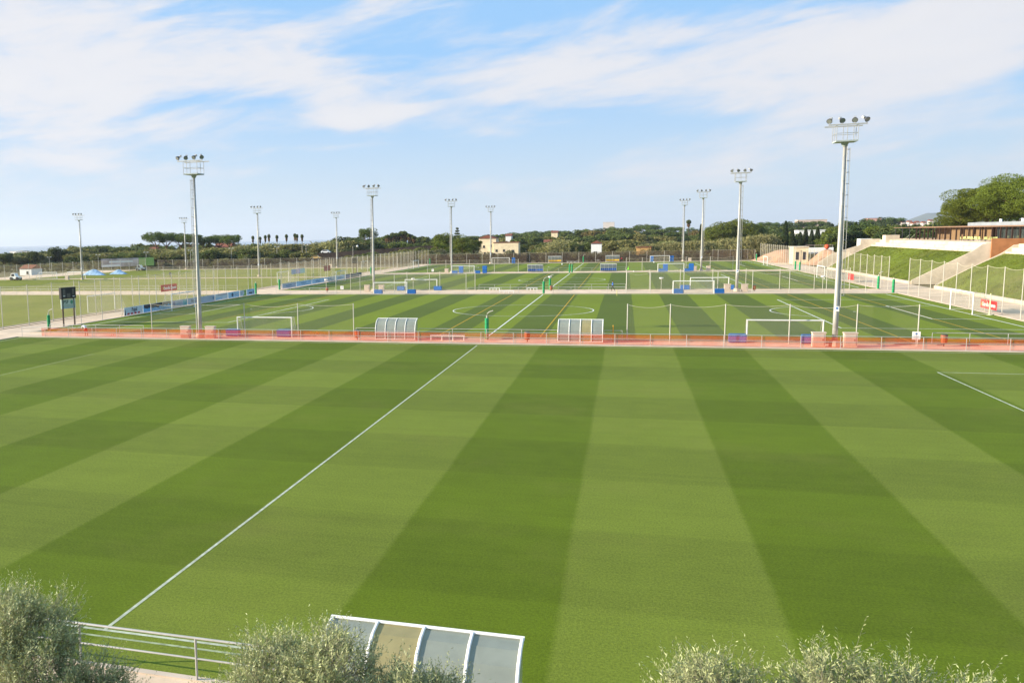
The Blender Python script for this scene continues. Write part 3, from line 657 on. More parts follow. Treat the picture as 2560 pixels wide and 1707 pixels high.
# ---- advertising boards and banners
def board(label, x, y0, y1, h, base, marks, parent_name='advertising_board'):
    t = thing(parent_name, label, 'advertising board', (x, (y0+y1)/2, 0), 0, 'advertising boards along the turf pitches')
    L = y1-y0
    MB().box(-.03, .03, -L/2, L/2, .08, h).build('panel', base, t)
    for y in (-L/2+.15, L/2-.15): MB().tube([(-.06, y, 0), (-.06, y, h)], .03, 5).tube([(-.06, y, h*.8), (-.5, y, 0)], .02, 5).build('brace', M_dark, t)
    for kind, mm, *a in marks:
        if kind == 'box':
            b = MB()
            for q in a: b.box(.031, .037, q[0], q[1], q[2], q[3])
            b.build('print', mm, t)
        elif kind == 'disc': MB().tube([(.031, a[0], a[1]), (.038, a[0], a[1])], a[2], 18).build('print', mm, t)
        elif kind == 'poly': MB().prism(a[0], 'x', .031, .037).build('print', mm, t)
        else:
            o = obj('lettering', text_mesh(a[0], a[3], mm, a[4] if len(a) > 4 else .006), t, (.040, a[1], a[2])); o.rotation_euler = (R(90), 0, R(90))
BW = mat('board_white', (.62, .66, .68), .6, .05, 1.); BB = mat('board_sky_blue', (.16, .42, .68), .6, .08, .7); BG = mat('board_pale_grey', (.48, .50, .56), .6, .06, .8); BL = mat('board_pale_blue', (.42, .58, .72), .6, .07, .8)
IK = mat('board_ink', (.045, .05, .07), .6); IRd = mat('board_red', (.45, .02, .03), .6); IG = mat('board_green', (.27, .42, .11), .6); IB = mat('board_blue_ink', (.08, .2, .34), .6); IT = mat('board_turquoise', (.22, .5, .5), .6); IM = mat('board_mauve', (.42, .34, .40), .6)
board('white board lettered Pujol with four red squares, nearest of the row', -65.5, 108.2, 113.2, 1.2, BW, [('text', IK, 'Pujol', .2, .78, .75, .02), ('box', IRd, *[(-1.75+.95*k, -1.15+.95*k, .16, .40) for k in range(4)]), ('poly', IK, [(-2.45, .1), (-2.1, .1), (-2.2, .85), (-2.4, .95)])])
board('sky blue board with a dark ragged skyline', -65.5, 113.4, 121.9, 1.2, BB, [('poly', IK, [(-4.1, 1.18), (4.1, 1.18), (4.1, .75), (3.6, .68), (3.3, .95), (2.6, .62), (2.1, .85), (1.4, .6), (.6, .8), (.1, .5), (-.8, .66), (-1.6, .55), (-2.2, .7), (-3.1, .6), (-4.1, .72)]), ('box', BW, (.2, 3.2, .78, .86), (-.4, .1, .7, .9))])
board('pale grey board with a turquoise patch', -65.5, 122.1, 127.0, 1.15, BG, [('box', IM, (-2.3, -1.6, .3, 1.1)), ('box', IT, (1.1, 2.3, .2, 1.1))])
board('pale board with grey-brown script lettering', -65.5, 127.2, 137.0, 1.15, BG, [('text', mat('board_brown_ink', (.16, .09, .09), .6), 'Frigolis', -2.6, .62, .8), ('disc', IB, 4.3, .62, .22)])
board('pale board with a red line along the top', -65.5, 137.2, 142.2, 1.15, BW, [('box', IRd, (-1.6, 2.2, .92, .98)), ('box', BL, (-2.3, .2, .2, .5))])
board('pale blue board with a round blue emblem', -65.5, 142.4, 147.2, 1.15, BL, [('disc', IB, -.6, .62, .36), ('disc', BL, -.6, .62, .22), ('box', IM, (.4, 1.9, .56, .66))])
board('white and lime green board with blue lines', -65.5, 147.4, 150.4, 1.15, BW, [('box', IB, (-1.3, -.3, .78, .84), (-1.3, -.2, .58, .64), (-1.3, -.4, .38, .44)), ('poly', IG, [(-.1, .1), (1.4, .1), (1.4, 1.13), (.2, 1.13), (.5, .6)])])
board('sky blue board with dark lettering, farthest of the second pitch', -65.5, 150.6, 154.2, 1.15, BL, [('box', BB, (-1.5, 1.5, .9, 1.1)), ('box', IK, (-1.0, .6, .35, .62)), ('disc', IB, 1.1, .6, .3)])
for k, (y0, y1, m) in enumerate(((170, 178, BG), (178.3, 188, BL), (188.3, 197, BL), (197.3, 205, BW), (205.3, 213, BL))):
    board('%s of the pale blue-grey boards beside the third pitch' % ('first', 'second', 'third', 'fourth', 'fifth')[k], -66.1, y0, y1, 1.15, m, [('box', IB, (-2, 1.4, .55+.1*(k % 2), .7+.1*(k % 2)), (-1.5, 2.0, .3, .36))])
board('dark grey board, farthest beside the third pitch', -66.1, 213.3, 228, 1.1, mat('board_dark_grey', (.17, .17, .19), .7, .2, .4), [('box', IM, (-6.5, -3.5, .3, .95))])
def banner(label, a, b, z0, z1, m, txt=None, tsize=.5, flip=False, star=True):
    a, b = Vector((*a, 0)), Vector((*b, 0)); d = b-a; t = thing('banner', label, 'banner', a+Vector((0, 0, z0)), math.atan2(d.y, d.x))
    L = d.length; h = z1-z0; mb = MB(); n = 10
    for k in range(n):
        x0, x1 = L*k/n, L*(k+1)/n; w = lambda x: .04*math.sin(x*2.1)
        mb.face([(x0, w(x0), 0), (x1, w(x1), 0), (x1, w(x1)+.02, h), (x0, w(x0)+.02, h)])
    cl = mb.build('cloth', m, t)
    if txt:
        o = obj('lettering', text_mesh(txt, tsize, M_white, .012), t, (L*.55, -.07, h*.48)); o.rotation_euler = (R(90), 0, 0)
        if star:
            sp = []
            for k in range(10): r_ = .3*h if k % 2 == 0 else .12*h; sp.append((L*.13+r_*math.sin(k*math.pi/5), h*.5+r_*math.cos(k*math.pi/5)))
            MB().prism(sp, 'y', -.075, -.065).build('star', mat('gold_star', (.6, .36, .05), .5), t)
    return t
banner('red banner lettered Estrella Damm on the tall fence at the left', (-65.9, 118.6), (-65.9, 123.6), 1.95, 2.95, M_red, 'Estrella Damm', .62) if False else banner('red banner lettered Estrella Damm on the tall fence at the left', (-71.9, 130.4), (-71.9, 135.9), 2.0, 3.1, M_red, 'Estrella Damm', .72)
banner('red banner lettered Estrella Damm on the fence at the right', (40.15, 124.1), (40.15, 119.1), .35, 1.33, mat('bright_red_banner', (.55, .03, .03), .6), 'Estrella Damm', .66)
banner('small dark red banner on the fence beside the third pitch', (-69.5, 207), (-69.5, 212), 2.2, 3.5, mat('dark_red_banner', (.2, .02, .04), .6, .5, 1.2))
banner('small red banner on the fence by the grass bank, third pitch', (40.2, 191), (40.2, 187), .35, 1.5, mat('bright_red_banner', (.55, .03, .03), .6))
for k, (m, y) in enumerate(((mat('banner_blue', (.2, .3, .45), .6), 185.3), (mat('banner_lilac', (.3, .3, .5), .6), 188.6), (mat('banner_teal', (.25, .45, .45), .6), 191))):
    banner('%s faded panel of the bluish banner row by the third pitch' % ('first', 'second', 'third')[k], (-69.8, y), (-69.8, y+(3.2 if k != 1 else 2.3)), 2.4, 3.5, m)
t = banner('large grey, white and lime green banner on the outer fence, far left', (-178.5, 281), (-166, 296.8), 1.6, 4.6, mat('banner_grey', (.32, .28, .30), .6, .5, .25))
MB().box(14.2, 20.1, -.09, -.07, 0, 3.0).build('lime_panel', IG, t); MB().box(.2, 7, -.08, -.06, .1, .8).box(3, 12, -.08, -.06, 1.5, 2.1).build('white_panel', BW, t)

# ================================================================== GRASS BANK, TERRACES, PLAZA BUILDING
M_bank = turf('bank_grass', (.096, .122, .012), (.110, .134, .014), 0, 7, patch=.3, fine=.55, edge=1., straw=(.20, .18, .05), dry=.55)
def block(y0, y1, n):
    """one stretch of planted bank with three concrete steps on top"""
    nx, ny = 14, max(2, int((y1-y0)/1.6)); b = MB()
    for j in range(ny+1):
        for i in range(nx+1):
            f = i/nx; y = y0+(y1-y0)*j/ny; edge = 0 < j < ny and 0 < i < nx
            b.v.append((48+9*f, y, .42+5.0*f+(random.uniform(-.04, .06) if edge else 0)+.25*math.sin(math.pi*f)))
    for j in range(ny):
        for i in range(nx): a = j*(nx+1)+i; b.f.append((a, a+1, a+nx+2, a+nx+1)); b.mi.append(0)
    struct(b.build('grass_bank', M_bank, smooth=True))
    # tufts
    P = rng.uniform(0, 1, (int((y1-y0)*260), 2)); X = 48.05+8.9*P[:, 0]; Y = y0+.1+(y1-y0-.2)*P[:, 1]; Z = .42+5.0*(X-48)/9+.22*np.sin(np.pi*(X-48)/9)
    a = rng.uniform(0, 6.28, len(X)); h = rng.uniform(.06, .2, len(X)); w = .05
    q = np.stack([np.stack([X-w*np.cos(a), Y-w*np.sin(a), Z-.05], 1), np.stack([X+w*np.cos(a), Y+w*np.sin(a), Z-.05], 1), np.stack([X+.12*rng.uniform(-1, 1, len(X)), Y+.12*rng.uniform(-1, 1, len(X)), Z+h], 1)], 1)
    me = tri_mesh('tufts', q, mat('bank_tufts', (.108, .134, .014), .9, .4, .5, .1)); o = stuff(obj('tufts', me)); tag(o, 'short grass tufts covering the %s bank' % n, 'grass')
    struct(MB().box(47.6, 48, y0, y1, -.1, .45).build('low_wall', M_kerb))
    t = thing('terrace', 'pale concrete steps on top of the %s grass bank' % n, 'terrace', (57, y0, 0))
    L = y1-y0
    for k in range(3): MB().box(.05+.85*k, .9+.85*k+(.02 if k < 2 else .2), 0, L, 4.9, 5.72+.6*k).build('step', M_wallc, t)
    # end wall facing the camera
    MB().prism([(-9.1, -.1), (3.2, -.1), (3.2, 7.05), (1.2, 6.75), (0, 5.75), (-.6, 5.35), (-9.1, .62)], 'y', -.28, 0).build('end_wall', M_wallc, t)
    MB().prism([(-9.1, -.1), (3.2, -.1), (3.2, 7.05), (1.2, 6.75), (0, 5.75), (-.6, 5.35), (-9.1, .62)], 'y', L, L+.28).build('end_wall', M_wallc, t)
def tri_mesh(name, tris, m):
    n = len(tris); k = tris.shape[1]; me = bpy.data.meshes.new(name); me.vertices.add(n*k); me.vertices.foreach_set('co', tris.reshape(-1).astype(np.float32))
    me.loops.add(n*k); me.loops.foreach_set('vertex_index', np.arange(n*k, dtype=np.int32)); me.polygons.add(n); me.polygons.foreach_set('loop_start', np.arange(0, n*k, k, dtype=np.int32))
    try: me.polygons.foreach_set('loop_total', np.full(n, k, dtype=np.int32))
    except Exception: pass
    me.materials.append(m); me.update(); me.validate(); return me
block(181, 249, 'middle'); block(100, 167.6, 'nearest')
for q in ((59.95, 170, 90, 167.9), (66.2, 170, 167.9, 181.2), (60.25, 170, 181.2, 249.2), (66.2, 170, 249.2, 262.6)): struct(MB().box(*q, -.2, 6.95).build('plaza', M_conc))
# stair gaps between the blocks
for ya, yb in ((167.9, 180.7), (249.3, 262)):
    t = thing('stairway', 'broad concrete stairs between the %s' % ('two grass banks' if ya < 200 else 'middle bank and the white wing wall'), 'stairs', (48, ya, 0))
    for k in range(20): MB().box(12.2+.3*k, 12.5+.3*k, .02, 4.5, -.1, .345*(k+1)).build('step', M_kerb, t)
    for y in (.3, 4.3): MB().tube([(12.2, y, 1.3), (18.2, y, 7.95)], .035, 5).build('handrail', M_steel, t)
tag(MB().prism([(59.35, -.1), (66.1, -.1), (66.1, 7.6), (64.2, 7.6), (61.4, 7.6), (60.8, 7.66), (59.35, 7.66)], 'y', 180.35, 180.7).build('terracotta_wall', M_terra), 'terracotta wall at the head of the stairs between the banks', 'wall')
tag(MB().box(61.8, 66, 166.4, 166.9, 5, 7.75).build('terracotta_wall', M_terra), 'terracotta wall at the right edge, above the nearest bank', 'wall')
tag(MB().prism([(48, -.1), (62, -.1), (62, 7.0), (57.6, 6.95), (57.5, 5.5), (53.9, 4.3), (51, 3.3), (48, 1.0)], 'y', 262.0, 262.5).build('wing_wall', M_wallc), 'white slanted wing wall beyond the middle grass bank', 'wall')
tag(MB().box(57.55, 60.3, 262.7, 266, 3, 7.05).build('block_wall', M_white), 'white block on top of the slanted wing wall', 'wall')
tag(MB().box(58.0, 60.8, 240.5, 243.5, 6.0, 8.05).build('kiosk', M_wallc), 'pale box at the left end of the terrace steps', 'kiosk')
def restaurant():
    t = thing('pavilion', 'low flat-roofed pavilion with dark posts above the terraces', 'building', (66, 215, 6.95))
    MB().box(-1.2, 14, -45, 30, 2.62, 2.86).build('roof', mat('fascia_brown', (.22, .13, .08), .7, .15), t)
    MB().box(-.9, 14, -45, -4, 2.862, 3.5).build('upper_roof', mat('zinc_roof', (.27, .29, .31), .5, .1, .5), t)
    for y in (-12, -22): MB().tube([(2, y, 3.5), (2, y, 4.05)], .25, 8).build('roof_vent', M_white, t)
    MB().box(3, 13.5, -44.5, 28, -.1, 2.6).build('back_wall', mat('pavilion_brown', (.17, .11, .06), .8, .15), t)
    pm = MB().box(-.11, .11, -.13, .13, -.05, 2.62).mesh('post', mat('dark_timber', (.035, .018, .012), .7, .2))
    y = 29.
    while y > -44:
        obj('post', pm, t, (-.9, y, 0)); y -= random.choice((2.0, 2.6, 3.4))
    for k in range(14):
        y = -44+2.0*k; MB().box(.2, .26, y, y+1.85, 0, 2.6).build('pane', mat('dark_glass', (.04, .05, .05), .08, .3, .4, .6), t)
    for y, w in ((-13, 4.2), (-8, 3.0), (-3, 4.6), (4, 6)): MB().box(.3, .42, y, y+w, 0, 2.6).build('panel', mat('shaded_ochre_panel', (.20, .125, .06), .7, .12), t)  # ochre darkened: shade of the roof overhang is put into the panel colour
restaurant()
pg = thing('pergola', 'thin flat pergola on slim posts beside the pavilion', 'pergola', (66, 246, 6.95))
MB().box(-1.2, 6, -1, 16, 2.66, 2.78).build('roof', mat('fascia_brown', (.22, .13, .08), .7, .15), pg)
for y in (3, 9, 15):
    for x in (-1, 5): MB().box(x-.07, x+.07, y-.07, y+.07, -.05, 2.66).build('post', M_dark, pg)
M_yel = mat('lime_yellow_seat', (.55, .56, .20), .5)
def make_chair(label):
    t = thing('chair', label, 'chair', group='lime yellow chairs on the terrace')
    MB().box(-.23, .23, -.23, .23, .43, .47).build('seat', M_yel, t); MB().prism([(-.23, .47), (.23, .47), (.2, .86), (-.2, .86)], 'y', .2, .24).build('backrest', M_yel, t)
    lg = MB().tube([(0, 0, -.02), (0, 0, .43)], .018, 4).mesh('leg', M_steel)
    for x in (-.2, .2):
        for y in (-.2, .2): obj('leg', lg, t, (x, y, 0))
    return t
ch = make_chair('lime yellow terrace chair, one of the row by the pavilion'); ch.location = (61.6, 186, 6.95)
k = 0
for y in np.arange(186.9, 204, .95):
    dup(ch, (61.2+.9*(k % 3)+random.uniform(-.2, .2), y+random.uniform(-.2, .2), 6.95), random.uniform(0, 6.28)); k += 1
# earth mounds and hut at the far right
def mound(label, cx, cy, rx, ry, h, m, cat='mound'):
    b = MB(); nr, na = 9, 28; b.v.append((0, 0, h))
    for i in range(1, nr+1):
        for j in range(na):
            a = 2*math.pi*j/na; f = i/nr; q = 1+.12*math.sin(3*a+cx)+.06*math.sin(7*a); b.v.append((rx*f*q*math.cos(a), ry*f*q*math.sin(a), h*(math.cos(math.pi*f)*.5+.5)**.8+random.uniform(-.05, .05)*(f < .95) - .1*(f > .95)))
    for j in range(na): b.f.append((0, 1+j, 1+(j+1) % na)); b.mi.append(0)
    for i in range(nr-1):
        for j in range(na): a = 1+i*na+j; c = 1+i*na+(j+1) % na; b.f.append((a, a+na, c+na, c)); b.mi.append(0)
    tag(b.build('earth_mound', m, smooth=True, loc=(cx, cy, 0)), label, cat)
mound('heap of reddish earth between the hut and the white wing wall', 54.0, 283, 5.4, 9, 4.1, M_earth)
mound('lower heap of reddish earth left of the hut', 46.6, 303, 5.5, 7, 3.0, M_earth)
mound('long flat ramp of earth left of the hut', 49.5, 325, 9, 10, 3.4, M_earth)
t = thing('hut', 'beige flat-roofed hut beside the earth heaps', 'building', (47.6, 288, 0))
MB().box(-1.8, 2.0, -3, 4, -.1, 4.6).build('wall', M_cream, t); MB().box(-1.95, 2.15, -3.15, 4.15, 4.6, 4.95).build('roof', M_wallc, t)
for x in (-1.2, .6): MB().box(x, x+.75, -3.06, -2.99, 1.2, 3.4).build('door', M_dark, t)
t = thing('white_parapet', 'white parapet with a rail above the earth heaps', 'wall', (48.2, 292, 0)); MB().box(2.2, 9.5, 2, 2.6, 2.6, 4.4).build('wall', M_white, t)
MB().tube([(2.2, 2.3, 5.1), (9.4, 2.3, 5.0)], .05, 5).build('top_rail', mat('pinkish_rail', (.5, .35, .33), .6), t)
for x in (2.3, 4.6, 7, 9.3): MB().tube([(x, 2.3, 4.4), (x, 2.3, 5.1)], .04, 5).build('post', M_steel, t)
t = thing('orange_barrel', 'orange cement drum standing behind the wall', 'drum', (55.6, 292, 4.1)); MB().tube([(0, 0, -4), (0, 0, -.05)], .3, 6).build('stand', M_dark, t); MB().tube([(0, 0, -.1), (0, 0, .2), (0, 0, 1.0), (0, 0, 1.2)], [.3, .62, .62, .3], 12).build('drum', mat('orange_red', (.6, .09, .03), .5), t)

# ================================================================== VEGETATION
def leaves(name, pts, size, m, asp=.5, nrm=None, k=4, up=0., jit=.4):
    n = len(pts); a = rng.normal(size=(n, 3)); a[:, 2] += up*2; a /= np.linalg.norm(a, axis=1)[:, None]
    b = rng.normal(size=(n, 3)); b -= a*(a*b).sum(1)[:, None]; b /= np.linalg.norm(b, axis=1)[:, None]
    s = size*rng.uniform(1-jit, 1+jit, n)[:, None]
    q = np.stack([pts-a*s, pts+b*s*asp, pts+a*s, pts-b*s*asp], 1); return tri_mesh(name, q, m)
def shell(n, c, r, inner=.55):
    d = rng.normal(size=(n, 3)); d /= np.linalg.norm(d, axis=1)[:, None]; f = rng.uniform(inner**3, 1, n)**(1/3); return np.array(c)+d*f[:, None]*np.array(r)
def clumpy(n, env_c, env_r, nc, cr, flat=.75, zmin=None, inner=.5):
    """leaf points in nc clumps spread through an ellipsoid"""
    P = []; per = n//nc
    for _ in range(nc):
        d = rng.normal(size=3); d /= np.linalg.norm(d); f = rng.uniform(.45, .92); c = np.array(env_c)+d*f*np.array(env_r)
        if zmin is not None and c[2] < zmin: c[2] = zmin+rng.uniform(0, .3)
        r = cr*rng.uniform(.65, 1.25); P.append(shell(per, c, (r, r, r*flat), inner))
    return np.concatenate(P)
F = lambda n, c, v=.35, tr=.22: mat(n, c, .8, v, .9, .15, transl=tr, rnd=.16)
F_pine = F('pine_needles', (0.075, 0.115, 0.022)); F_pineb = F('bright_pine_needles', (0.118, 0.145, 0.018)); F_broad = F('broad_leaves', (0.1, 0.125, 0.034)); F_dark = F('dark_leaves', (0.05, 0.074, 0.022)); F_olive = F('olive_leaves', (0.165, 0.16, 0.092)); F_reed = F('reed_blades', (0.235, 0.215, 0.09), .3); F_cyp = F('cypress_foliage', (0.03, 0.048, 0.018)); F_brown = F('autumn_leaves', (0.22, 0.165, 0.06)); F_palm = F('palm_fronds', (0.095, 0.12, 0.04)); F_skirt = F('dead_fronds', (0.23, 0.13, 0.065)); F_scrub = F('scrub_leaves', (0.19, 0.175, 0.062))
PROTO = {}
def make_proto(kind, variants, fn):
    PROTO[kind] = []
    for v in range(variants):
        t = thing(kind, kind.replace('_', ' '), 'tree'); fn(t); t['H'] = t['H']; PROTO[kind].append(t)
def limbs(base, tops, r0):
    b = MB()
    for p in tops:
        m1 = Vector(base).lerp(Vector(p), .5)+Vector((random.uniform(-.3, .3), random.uniform(-.3, .3), .1)); b.tube([base, m1, p], [r0, r0*.6, r0*.25], 5)
    return b
def p_umbrella(t):
    H = 11.; t['H'] = H; a, c = random.uniform(-.6, .6), random.uniform(-.6, .6)
    tr = MB().tube([(0, 0, -.3), (a*.4, c*.4, 3), (a, c, 6.2)], [.36, .3, .22], 7)
    for k in range(6):
        an = k*1.05+random.random(); tr.tube([(a, c, 5.6), (a+1.5*math.cos(an), c+1.5*math.sin(an), 7.2), (a+3.2*math.cos(an), c+3.2*math.sin(an), 8.5)], [.15, .1, .04], 5)
    tr.build('trunk', M_barkp, t)
    P = clumpy(5200, (a, c, 8.9), (4.3, 4.3, 1.6), 26, 1.35, .7, 7.6); obj('crown', leaves('crown', P, .20, F_pine, .35), t)
def p_pine(t, m=None, n=6000):
    H = 10.; t['H'] = H
    tr = MB().tube([(0, 0, -.3), (.3, .1, 3), (.1, .3, 7.5)], [.34, .26, .1], 7)
    for k in range(8):
        an = k*.9; z = 2.6+.6*k; tr.tube([(.2, .2, z), (2.4*math.cos(an), 2.4*math.sin(an), z+.9)], [.1, .04], 5)
    tr.build('trunk', M_barkp, t)
    P = np.concatenate([clumpy(n//2, (0, 0, 4.6), (3.4, 3.4, 2.6), 16, 1.25, .7, 1.6), clumpy(n//2, (.1, .2, 7.2), (2.6, 2.6, 2.4), 14, 1.15, .8)]); obj('crown', leaves('crown', P, .19, m or F_pineb, .35), t)
def p_broad(t, m=None, sz=.24):
    H = 7.; t['H'] = H; b = MB().tube([(0, 0, -.3), (.15, 0, 1.6), (.1, .1, 3.4)], [.24, .19, .12], 6)
    for k in range(5): an = k*1.3; b.tube([(.1, .05, 2), (1.6*math.cos(an), 1.6*math.sin(an), 4.2)], [.1, .03], 5)
    b.build('trunk', M_bark, t)
    P = clumpy(3600, (0, 0, 4.1), (2.7, 2.7, 2.4), 22, 1.05, .8, 1.2); obj('crown', leaves('crown', P, sz, m or F_broad, .55), t)
def p_bush(t, m, n=2600, sz=.2, H=3.4, up=0.):
    t['H'] = H; limbs((0, 0, -.2), [(random.uniform(-1.2, 1.2), random.uniform(-1.2, 1.2), H*.55) for _ in range(5)], .1).build('trunk', M_bark, t)
    P = clumpy(n, (0, 0, H*.52), (1.9, 1.9, H*.44), 16, .8, .8, .35); obj('crown', leaves('crown', P, sz, m, .45, up=up), t)
def p_cyp(t):
    H = 12.; t['H'] = H; MB().tube([(0, 0, -.3), (0, 0, 10)], [.25, .05], 6).build('trunk', M_bark, t)
    n = 4200; z = rng.uniform(.4, 1, n)**.8; zz = .3+z*0+rng.uniform(0, 1, n)**1.15*11.6; r = 1.35*np.sqrt(np.clip(1-zz/12, 0, 1))*np.clip(zz/1.6+.35, 0, 1)*rng.uniform(.75, 1.08, n); a = rng.uniform(0, 6.28, n)
    obj('crown', leaves('crown', np.stack([r*np.cos(a), r*np.sin(a), zz], 1), .22, F_cyp, .35, up=.8), t)
def p_conifer(t):
    H = 11.; t['H'] = H; MB().tube([(0, 0, -.3), (0, 0, 10.5)], [.25, .04], 6).build('trunk', M_bark, t); P = []
    for k in range(11):
        z = 1.2+.92*k; R_ = 2.7*(1-z/11.6)
        for j in range(7):
            a = j*.9+k; P.append(shell(60, (R_*.7*math.cos(a), R_*.7*math.sin(a), z+.1), (R_*.42+.15, R_*.42+.15, .32), .2))
    obj('crown', leaves('crown', np.concatenate(P), .2, F_dark, .4), t)
def frond(base, an, L, droop, q, w=.16, n=7):
    base = Vector(base); d = Vector((math.cos(an), math.sin(an), 0)); pts = []
    for k in range(n+1): f = k/n; pts.append(base+d*(L*f)+Vector((0, 0, L*(q*f-droop*f*f))))
    s = d.cross(Vector((0, 0, 1))); out = []
    for k in range(n):
        ww = w*math.sin(math.pi*(.15+.8*k/n)); w2 = w*math.sin(math.pi*(.15+.8*(k+1)/n)); dz = Vector((0, 0, -.5*w))
        out.append([pts[k], pts[k+1], pts[k+1]+s*w2*2+dz, pts[k]+s*ww*2+dz]); out.append([pts[k], pts[k+1], pts[k+1]-s*w2*2+dz, pts[k]-s*ww*2+dz])
    return out
def p_date(t):
    H = 7.; t['H'] = H; MB().tube([(0, 0, -.3), (0, 0, 2), (.1, 0, 4.8)], [.34, .26, .28], 8).build('trunk', M_bark, t); q = []
    for k in range(46): q += frond((.1, 0, 4.8), k*2.4, random.uniform(2.2, 3.0), random.uniform(.5, 1.25), random.uniform(.25, 1.25), .13)
    obj('crown', tri_mesh('crown', np.array([[tuple(p) for p in f] for f in q]), F_palm), t)
def p_fan(t):
    H = 12.; t['H'] = H; MB().tube([(0, 0, -.3), (.1, .05, 5), (0, 0, 10.6)], [.3, .2, .17], 7).build('trunk', M_bark, t)
    d = shell(1100, (0, 0, 11.0), (1.15, 1.15, .95), .1); d = d[d[:, 2] > 10.5]; obj('crown', leaves('crown', d, .34, F_palm, .3), t)
    obj('skirt', leaves('skirt', shell(700, (0, 0, 9.8), (.75, .75, 1.25), .3), .30, F_skirt, .3, up=.6), t)
def p_reed(t):
    H = 4.; t['H'] = H; n = 900; x = rng.normal(0, 1.0, n); y = rng.normal(0, 1.0, n); h = rng.uniform(2.4, 4.1, n)*(1-.08*(x*x+y*y)); h = np.clip(h, 1.2, 4.1); lx = rng.normal(0, .35, n)+x*.15; ly = rng.normal(0, .35, n)+y*.15; w = .07
    a = rng.uniform(0, 3.14, n); ca, sa = np.cos(a)*w, np.sin(a)*w
    q = np.stack([np.stack([x-ca, y-sa, 0*h-.1], 1), np.stack([x+ca, y+sa, 0*h-.1], 1), np.stack([x+lx*.6+ca, y+ly*.6+sa, h*.7], 1), np.stack([x+lx, y+ly, h], 1)], 1)
    obj('stems', tri_mesh('stems', q, F_reed), t)
    P = np.stack([x+lx, y+ly, h], 1); P2 = np.concatenate([P, P-[0, 0, .5], P+rng.normal(0, .25, P.shape)-[0, 0, 1.1]]); obj('leaves', leaves('leaves', P2, .34, F_reed, .16, up=.5), t)
make_proto('umbrella_pine', 3, p_umbrella); make_proto('pine_tree', 2, p_pine); make_proto('dark_pine', 2, lambda t: p_pine(t, F_pine)); make_proto('broadleaf_tree', 3, p_broad); make_proto('dark_tree', 2, lambda t: p_broad(t, F_dark)); make_proto('autumn_tree', 1, lambda t: p_broad(t, F_brown))
make_proto('olive_bush', 3, lambda t: p_bush(t, F_olive, 2600, .17)); make_proto('shrub', 2, lambda t: p_bush(t, F_broad)); make_proto('scrub', 2, lambda t: p_bush(t, F_scrub)); make_proto('cypress', 2, p_cyp); make_proto('conifer', 1, p_conifer); make_proto('date_palm', 2, p_date); make_proto('fan_palm', 2, p_fan); make_proto('reed_clump', 3, p_reed)
GZ = lambda x, y: float(ground_h(np.array([x]), np.array([y]))[0])
USED = set()
def plant(kind, x, y, h, label, group=None, wf=1., cat='tree', v=None, z=None):
    src = random.choice(PROTO[kind]) if v is None else PROTO[kind][v % len(PROTO[kind])]
    s = h/src['H']; z = (GZ(x, y) if z is None else z)
    if src.name not in USED:
        USED.add(src.name); o = src; o.location = (x, y, z); o.rotation_euler = (0, 0, random.uniform(0, 6.28)); o.scale = (s*wf, s*wf, s); o['label'] = label; o['category'] = cat
        if group: o['group'] = group
    else:
        o = dup(src, (x, y, z), random.uniform(0, 6.28), label, group, (s*wf, s*wf, s)); o['category'] = cat
        if not group and 'group' in o: del o['group']
    return o
def pt(kind, u, v, Y, label, group=None, wf=1., cat='tree', var=None):
    p = at(u, v, Y); z0 = GZ(p.x, p.y); return plant(kind, p.x, p.y, max(1., p.z-z0), label, group, wf, cat, var)
def row(kinds, u0, u1, step, vtop, jit, Y, dY, label, group, wf=1., cat='tree'):
    u = u0
    while u < u1:
        f = (u-u0)/(u1-u0); v = (np.interp(u, vtop[0], vtop[1]) if isinstance(vtop, tuple) else vtop)+random.uniform(-jit, jit)
        k = random.choice(kinds); pt(k, u, v, Y+random.uniform(-dY, dY), '%s %s, %s' % (LOOK[k], label, landmark(u)), group, wf*random.uniform(.85, 1.25), cat); u += step*random.uniform(.7, 1.3)
LOOK = dict(umbrella_pine='flat-topped pine', pine_tree='bright pine', dark_pine='dark pine', broadleaf_tree='green tree', dark_tree='dark tree', autumn_tree='tawny tree', olive_bush='grey-green bush', shrub='green shrub', scrub='tawny bush', date_palm='date palm', fan_palm='fan palm', reed_clump='pale reeds')
LANDM = [(203, 'leftmost tower'), (282, 'lime green banner'), (464, 'small tower by the pines'), (560, 'red roof'), (652, 'left field tower'), (842, 'small far left tower'), (938, 'tower on the second path'), (1129, 'tower on the third path'), (1226, 'thin farmhouse tower'), (1290, 'farmhouse wing'), (1375, 'left yellow dugout'), (1490, 'white cottage'), (1610, 'orange shed'), (1708, 'thin far right tower'), (1752, 'third-path right tower'), (1840, 'large umbrella pine'), (1965, 'tallest cypress'), (2098, 'main right tower'), (2200, 'pink block'), (2290, 'village'), (2380, 'pavilion')]
def landmark(u):
    q, n = min(LANDM, key=lambda a: abs(a[0]-u)); d = u-q
    return 'behind the '+n if abs(d) < 9 else '%s%s of the %s' % ('' if abs(d) < 32 else 'well ', 'right' if d > 0 else 'left', n)
